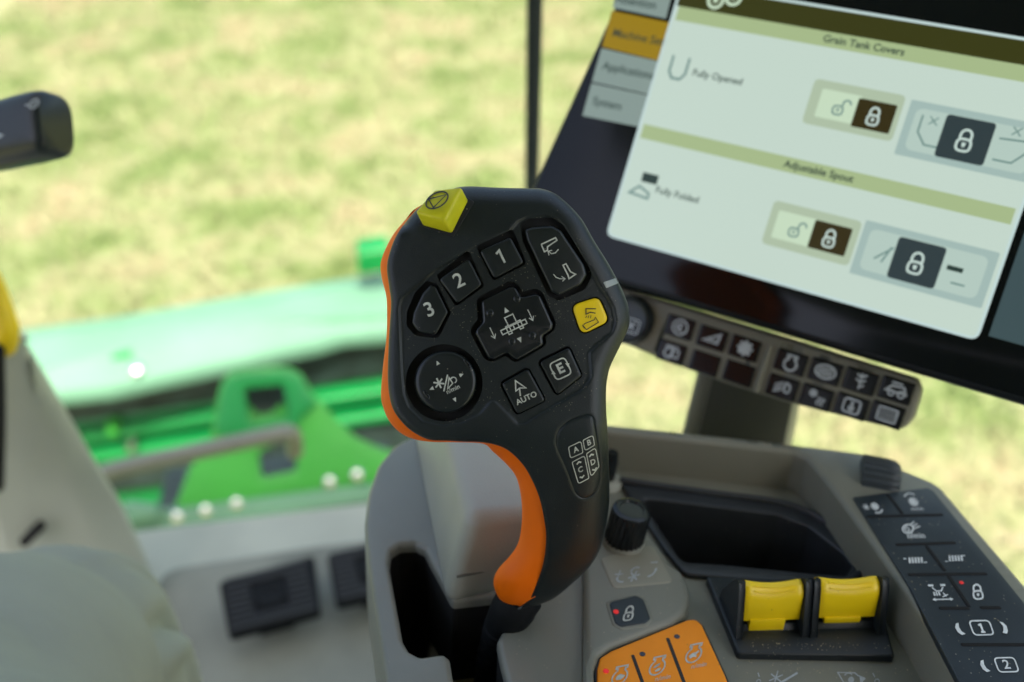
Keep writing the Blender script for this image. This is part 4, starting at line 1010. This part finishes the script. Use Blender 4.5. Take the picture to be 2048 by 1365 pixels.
# printed key map on the handle
tx, ty = np.array([.90, -.43]), np.array([-.22, -.975])
ik = Ink(GB, (0, 0), (1, 0), (0, 1), .0003)
cells = {'A': [(1137, 895), (1162, 883), (1166, 906), (1141, 917)], 'B': [(1166, 881), (1186, 871), (1189, 891), (1170, 902)],
         'C': [(1144, 925), (1169, 912), (1178, 957), (1157, 968)], 'D': [(1173, 908), (1191, 896), (1198, 933), (1182, 955)]}
for q in cells.values(): ik.line(rpoly(q, 4, 4), 1.8, True)
ik.build('icon', M['print'], joy)
for k, c in (('A', (1152, 900)), ('B', (1178, 886)), ('C', (1161, 940)), ('D', (1186, 925))):
    ik = Ink(GB, c, tx, ty, .0003); ik.text(k, (0, 0), 15, .03)
    if k in 'CD': ik.line([(-5, 13), (0, 16), (5, 13)], 3).line([(-5, -13), (0, -16), (5, -13)], 3)
    ik.build('icon', M['print'], joy)
# neck collar, boot and stem below the grip
tube('collar', crom([P(1062, 1186, .462), P(1034, 1208, .463), P(1018, 1232, .468), P(1004, 1256, .474)], 4, False), np.interp(np.linspace(0, 1, 13), [0, .35, .7, 1], [.0080, .0108, .0100, .0085]), M['boot'], joy, 24)
bp_ = crom([P(1006, 1250, .472), P(996, 1290, .482), P(985, 1340, .494), P(978, 1400, .507), P(980, 1420, .53)], 8, False)
tube('boot', bp_, [.0085 + .0008 * math.sin(i * 1.9) for i in range(len(bp_))], M['boot'], joy, 20)

# ------------------------------------------------------------ terminal with screen
MD = .60
ph, ta = rad(-30.5), rad(33)
mh = np.array([math.cos(ph), math.sin(ph), 0]); mm_ = np.array([math.sin(ph), -math.cos(ph), 0]); mu_ = np.array([0, 0, 1]) * math.cos(ta) - mm_ * math.sin(ta)
MP = Plane(P(1212, 472, MD), mh, mu_)
bl = MP.uv(1003, 503); br = MP.uv(2048, 812)
mroot = CP.pt(cpx([(1470, 890)], -.01), -.01)[0]
ter = thing('touch_terminal', 'black tilted touch screen terminal showing a pale green lock menu', 'monitor', mroot)
lx = lambda px, py: MP.uv(px, py)
e0, e1 = lx(1232, 0), lx(1060, 378); dl = (e0 - e1) / np.linalg.norm(e0 - e1)
brd = (br - bl) / np.linalg.norm(br - bl)
casing = [bl, bl + brd * .355, bl + brd * .355 + np.array([.01, .235]), e1 + dl * .232]
pillow('casing', MP, rpoly(casing, [.01, .012, .012, .012]), -.034, -.0006, M['casing'], ter, .0035)
gl_ = [p for p in inset(np.array(casing), .004)]
scr = pillow('screen', MP, rpoly(gl_, .008), -.001, .0, M['scr_off'], ter, .0004)
tube('back_boss', [MP.pt(np.array([[.12, .06]]), -.03)[0], MP.pt(np.array([[.12, .05]]), -.07)[0]], [.05, .035], M['casing'], ter, 24)
def srect(name, p0, p1, lv, m_, r=.0, px=True):
    a, b = (lx(*p0), lx(*p1)) if px else (p0, p1); q = [(a[0], a[1]), (b[0], a[1]), (b[0], b[1]), (a[0], b[1])]
    q = rpoly(q, r, 4) if r else np.array(q); L = .0002 + lv * .00012
    return mk(name, MP.pt(np.asarray(q), L), [tuple(range(len(q)))], M[m_], scr, 0, recalc=False)
def sq(name, pts, lv, m_): return mk(name, MP.pt(MP.px(pts), .0002 + lv * .00012), [tuple(range(len(pts)))], M[m_], scr, 0, recalc=False)
def stext(t, px, py, size, m_='scr_ink', lv=6, bold=.012, align='CENTER'):
    Ink(MP, lx(px, py), (1, 0), (0, 1), .0002 + lv * .00012).text(t, (0, 0), size, bold, align).build('lettering', M[m_], scr)
pr_, pt_ = lx(1955, 683)[0], lx(1840, 42)[1]
# left tabs
tabs = [((1240, -60), (1352, -40), (1332, 38), (1226, 16), 'scr_tab'), ((1224, 22), (1340, 46), (1316, 122), (1204, 94), 'scr_sel'), ((1203, 97), (1320, 124), (1300, 190), (1184, 164), 'scr_tab'), ((1183, 167), (1300, 192), (1276, 254), (1165, 232), 'scr_tab')]
for *q, m_ in tabs: sq('tab', q, 0, m_)
stext('Attention', 1232, -2, .0068, lv=1, align='LEFT'); stext('Machine Settings', 1226, 66, .0068, lv=1, align='LEFT'); stext('Applications', 1206, 132, .0068, lv=1, align='LEFT'); stext('System', 1186, 202, .0068, lv=1, align='LEFT')
# grey strip of the main page at the right
sr = lx(1965, 650); srect('side_panel', (pr_ + .004, .004), (pr_ + .05, pt_ - .02), 0, 'scr_side', px=False)
# dialog
srect('dialog', (0, 0), (pr_, pt_), 1, 'scr_edge', .005, px=False)
mg = .0016
tb = lx(1352, 2)[1]
srect('dialog_page', (mg, mg), (pr_ - mg, pt_ - mg), 2, 'scr_page', .003, px=False)
srect('title_bar', (mg, lx(1727, 92)[1] + .0040), (pr_ - mg, pt_ - mg), 3, 'scr_title', px=False)
b1a, b1b = lx(1700, 82)[1], lx(1700, 104)[1]
yb = lx(1727, 92)[1]; srect('section_band', (mg * 2, yb - .0042), (pr_ - mg * 2, yb + .0042), 3, 'scr_band', px=False)
yb2 = lx(1637, 344)[1]; srect('section_band', (mg * 2, yb2 - .0042), (pr_ - mg * 2, yb2 + .0042), 3, 'scr_band', px=False)
stext('Grain Tank Covers', 1727, 92, .0056, lv=5, bold=.02); stext('Adjustable Spout', 1637, 344, .0056, lv=5, bold=.02)
stext('Fully Opened', 1386, 146, .0056, align='LEFT'); stext('Fully Folded', 1312, 380, .0056, align='LEFT')
for px, py in ((1432, 2), (1468, -4)):
    c = lx(px, py); Ink(MP, c, (1, 0), (0, 1), .0008).ring((0, 0), .0042, .0018).disc((0, 0), .0015).build('icon', M['scr_lite'], scr)
c = lx(1357, 140)
Ink(MP, c, (1, 0), (0, 1), .0009).line([(-.005, .0075), (-.005, -.002), (-.0025, -.0055), (.0025, -.0055), (.005, -.002), (.005, .0075)], .0015).build('icon', M['scr_mid'], scr)
c = lx(1290, 372)
Ink(MP, c, (1, 0), (0, 1), .0009).line([(-.008, -.006), (-.003, -.001), (.004, -.004), (.004, -.007)], .0014, True).build('icon', M['scr_mid'], scr)
Ink(MP, c, (1, 0), (0, 1), .0010).poly([(-.003, .002), (.007, .002), (.007, .0075), (-.003, .0075)]).build('icon', M['scr_ink'], scr)
def lockrow(A, Bc, Cc, Dc):
    c = lx(*A); srect('key_panel', c - [.0245, .0125], c + [.0245, .0125], 3, 'scr_pale', .003, px=False)
    c1 = lx(*Bc); srect('key', c1 - [.0112, .0078], c1 + [.0105, .0078], 5, 'scr_lite', .001, px=False)
    c2 = lx(*Cc); srect('key', c2 - [.0102, .0078], c2 + [.0102, .0078], 6, 'scr_olive', .001, px=False)
    Ink(MP, c1, (1, 0), (0, 1), .0011).lock((0, 0), .0098, .0010, True).build('icon', M['scr_mid'], scr)
    Ink(MP, c2, (1, 0), (0, 1), .0011).lock((0, 0), .0108, .0011).build('icon', M['scr_white'], scr)
    d = lx(*Dc); srect('switch_panel', d - [.034, .0148], d + [.034, .0148], 3, 'scr_grey', .001, px=False)
    srect('switch_field', d - [.030, .0112], d + [.030, .0112], 4, 'scr_field', .004, px=False)
    return d
d = lockrow((1706, 220), (1678, 214), (1748, 233), (1940, 282))
Ink(MP, d, (1, 0), (0, 1), .0009).line([(-.026, .008), (-.026, -.001), (-.021, -.007), (-.012, -.007)], .0010).build('icon', M['scr_mid'], scr)
Ink(MP, d, (1, 0), (0, 1), .0009).line([(.013, -.007), (.022, -.007), (.027, -.001), (.027, .005), (.013, .004)], .0010).build('icon', M['scr_mid'], scr)
for q_ in ((.020, .009), (-.020, .006)): Ink(MP, d, (1, 0), (0, 1), .0009).star(q_, .003, .0007, 2, .8).build('icon', M['scr_mid'], scr)
c = lx(1930, 281); srect('key', c - [.0122, .0112], c + [.0122, .0112], 6, 'scr_char', .002, px=False); Ink(MP, c, (1, 0), (0, 1), .0013).lock((0, 0), .0128, .0012).build('icon', M['scr_white'], scr)
d = lockrow((1622, 466), (1590, 458), (1660, 477), (1845, 527))
Ink(MP, d, (1, 0), (0, 1), .0009).line([(-.024, -.004), (-.016, .004)], .001).line([(-.020, -.005), (-.017, .004)], .001).line([(.016, -.006), (.023, -.006)], .001).build('icon', M['scr_mid'], scr)
Ink(MP, d, (1, 0), (0, 1), .0010).poly([(.012, .0), (.020, .0), (.020, .0025), (.012, .0025)]).build('icon', M['scr_ink'], scr)
c = lx(1833, 526); srect('key', c - [.0122, .0112], c + [.0122, .0112], 6, 'scr_char', .002, px=False); Ink(MP, c, (1, 0), (0, 1), .0013).lock((0, 0), .0128, .0012).build('icon', M['scr_white'], scr)

# key bar below the screen
HB = -.012
bar_px = [(1160, 600), (1180, 555), (1252, 578), (1560, 672), (1835, 758), (1844, 782), (1828, 836), (1812, 856), (1795, 860), (1560, 802), (1440, 764), (1330, 722), (1200, 668)]
bar = resample(rpoly(MP.px(bar_px, HB), [.004, .004, .01, .02, .004, .004, .006, .006, .006, .02, .02, .02, .006]), .003)
plate('key_bar', MP, bar, [], HB, HB - .02, M['keybar'], ter, .003, 4)
PM = PxPlane(MP, HB + .0024)
def mkey(px, py, wpx=1.0):
    c = MP.uv(px, py, HB); a, b = .0086, .0062
    q = rpoly([(c[0] - a, c[1] - b), (c[0] + a, c[1] - b), (c[0] + a, c[1] + b), (c[0] - a, c[1] + b)], .001, 3)
    return pillow('key', MP, q, HB - .001, HB + .0014, M['barkey'], ter, .0008), Ink(MP, MP.uv(px, py, HB + .0016), (.00029, 0), (0, .00029), HB + .0016)
pg = M['printg']
k_, ik = mkey(1360, 655); ik.ring((0, 0), 15, 4).arc((0, 0), 7, 40, 320, 4).disc((1, 0), 3); ik.build('icon', pg, k_)
k_, ik = mkey(1425, 677); ik.line([(-18, -8), (14, 11), (12, -8)], 4.5, True).line([(-14, -4), (8, -2)], 3); ik.build('icon', pg, k_)
k_, ik = mkey(1490, 697); ik.star((0, 0), 16, 6, 4).ring((0, 0), 10, 5); ik.build('icon', pg, k_)
k_, ik = mkey(1343, 705); ik.engine((-6, -2), 9, 4).rrect(3, -9, 15, 6, 2, 3.5).line([(-6, -12), (0, -4)], 4).line([(-12, 12), (12, 12)], 3); ik.build('icon', pg, k_)
mkey(1410, 727); mkey(1478, 747)
k_, ik = mkey(1582, 725); ik.engine((0, -3), 12, 4.5); ik.build('icon', pg, k_)
k_, ik = mkey(1651, 744); ik.line(circ((0, 0), 19, 22, 13), 4, True)
for a in range(-2, 3):
    for b in range(-1, 2): ik.ring((a * 6, b * 6), 2.4, 1.5, 8)
ik.build('icon', pg, k_)
k_, ik = mkey(1721, 763); ik.line([(0, 16), (0, -16)], 3).line([(0, 8), (9, 14)], 4).line([(0, 8), (-9, 12)], 4).line([(0, -2), (9, 4)], 4).line([(0, -2), (-9, 3)], 4).line([(0, -12), (8, -6)], 4); ik.build('icon', pg, k_)
k_, ik = mkey(1793, 781); ik.line([(-18, -4), (-10, 6), (12, 8), (18, -4)], 4, True).ring((-8, -7), 5, 3).ring((10, -6), 6, 3).line([(-12, 13), (8, 13)], 4); ik.build('icon', pg, k_)
k_, ik = mkey(1565, 775); ik.line(rpoly([(4, 12), (14, 6), (14, -8), (4, -8)], 5), 4, True)
for a in range(4): ik.line([(0, 10 - a * 5), (-16, 2 - a * 5)], 2.6)
ik.build('icon', pg, k_)
k_, ik = mkey(1633, 795); ik.star((-8, 6), 8, 3, 4).ring((-8, 6), 5, 3)
for a in range(3): ik.line([(4 + a * 5, -14), (2 + a * 5, -8), (6 + a * 5, -3), (4 + a * 5, 2)], 2.6)
ik.build('icon', pg, k_)
k_, ik = mkey(1703, 813); ik.rrect(-15, -13, 15, 13, 7, 4).disc((0, -4), 6).poly([(-4, 8), (4, 8), (0, 0)]); ik.build('icon', pg, k_)
k_, ik = mkey(1774, 830); ik.rrect(-17, -12, 17, 12, 2, 3.5)
for a in range(-2, 3):
    for b in (-1, 0, 1): ik.line([(a * 6 - 2, b * 6), (a * 6 + 2, b * 6)], 3)
ik.build('icon', pg, k_)
ra, rb = MP.uv(1541, 692, HB + .001), MP.uv(1511, 784, HB + .001)
tube('divider', [MP.pt(ra[None], HB + .0002)[0], MP.pt(rb[None], HB + .0002)[0]], .0017, M['keybar'], ter, 12)
kc = MP.uv(1262, 640, HB); ko = MP.pt(kc[None], HB)[0]
kn_ = lathe('dial', ko - MP.n * .002, MP.n, [(.0150, 0), (.0150, .003), (.0148, .008), (.0138, .0098), (.0120, .0104), (.0110, .0100)], M['key'], ter, 96, .0004, (1, 2))
Ink(MP, MP.uv(1262, 652, HB + .009), (.00029, 0), (0, .00029), HB + .009).rrect(-17, -14, 17, 14, 5, 3).line([(-8, -8), (8, 8)], 4).line([(-8, 8), (8, -8)], 4).build('icon', pg, kn_)
# stand carrying the terminal, behind the rim of the console
st_b = [P(1352, 905, .655), P(1566, 925, .645), P(1580, 915, .70), P(1372, 900, .70)]
st_t = [P(1418, 640, .625), P(1612, 700, .615), P(1625, 690, .67), P(1436, 640, .67)]
stand = hexa('stand', st_b, st_t, M['keybar'], ter, (.006, 3))
hexa('cover', [P(1388, 905, .6485), P(1562, 922, .6400), P(1562, 922, .6445), P(1388, 905, .653)], [P(1450, 655, .617), P(1606, 703, .6085), P(1606, 703, .613), P(1450, 655, .6215)], M['cover'], ter, (.001, 2))

# ------------------------------------------------------------ crumbs of chaff on the console
V = []; F = []
rng = np.random.RandomState(9)
def crumbs(poly, wv, n, a, b):
    q = cpx(poly, wv); lo, hi = q.min(0), q.max(0); k = 0
    while k < n:
        p = lo + (hi - lo) * rng.rand(2)
        if not inside(p[None], q)[0]: continue
        k += 1; t_ = rng.rand() * 6.28; l = rng.uniform(a, b); wd_ = l * rng.uniform(.15, .5); e = np.array([math.cos(t_), math.sin(t_)]); f = np.array([-e[1], e[0]])
        i0 = len(V); h_ = wd_ * .6
        V.extend(CP.pt(np.array([p - e * l, p + f * wd_, p + e * l, p - f * wd_]), wv + .0001)); V.extend(CP.pt(p[None], wv + .0001 + h_))
        F.extend([(i0, i0 + 1, i0 + 4), (i0 + 1, i0 + 2, i0 + 4), (i0 + 2, i0 + 3, i0 + 4), (i0 + 3, i0, i0 + 4), (i0 + 3, i0 + 2, i0 + 1, i0)])
crumbs([(1480, 1308), (1800, 1312), (1830, 1350), (1500, 1345)], .0, 70, .0001, .0006)
crumbs([(1400, 1180), (1440, 1200), (1500, 1360), (1450, 1330)], .0, 25, .0001, .0005)
crumbs([(1488, 1284), (1780, 1288), (1784, 1304), (1484, 1298)], .004, 60, .0001, .0005)
crumbs([(1720, 1000), (1860, 985), (2048, 1230), (2048, 1365), (1930, 1365)], WK, 90, .0001, .0005)
crumbs([(1210, 1115), (1310, 1090), (1370, 1190), (1300, 1260), (1180, 1300)], WS, 40, .0001, .0004)
o = mk('chaff', V, F, mat('straw chaff', (.55, .48, .30, 1), .8), None, 0, recalc=False)
o['kind'] = 'stuff'; o['label'] = 'tiny straw crumbs and dust scattered over the console'; o['category'] = 'chaff'
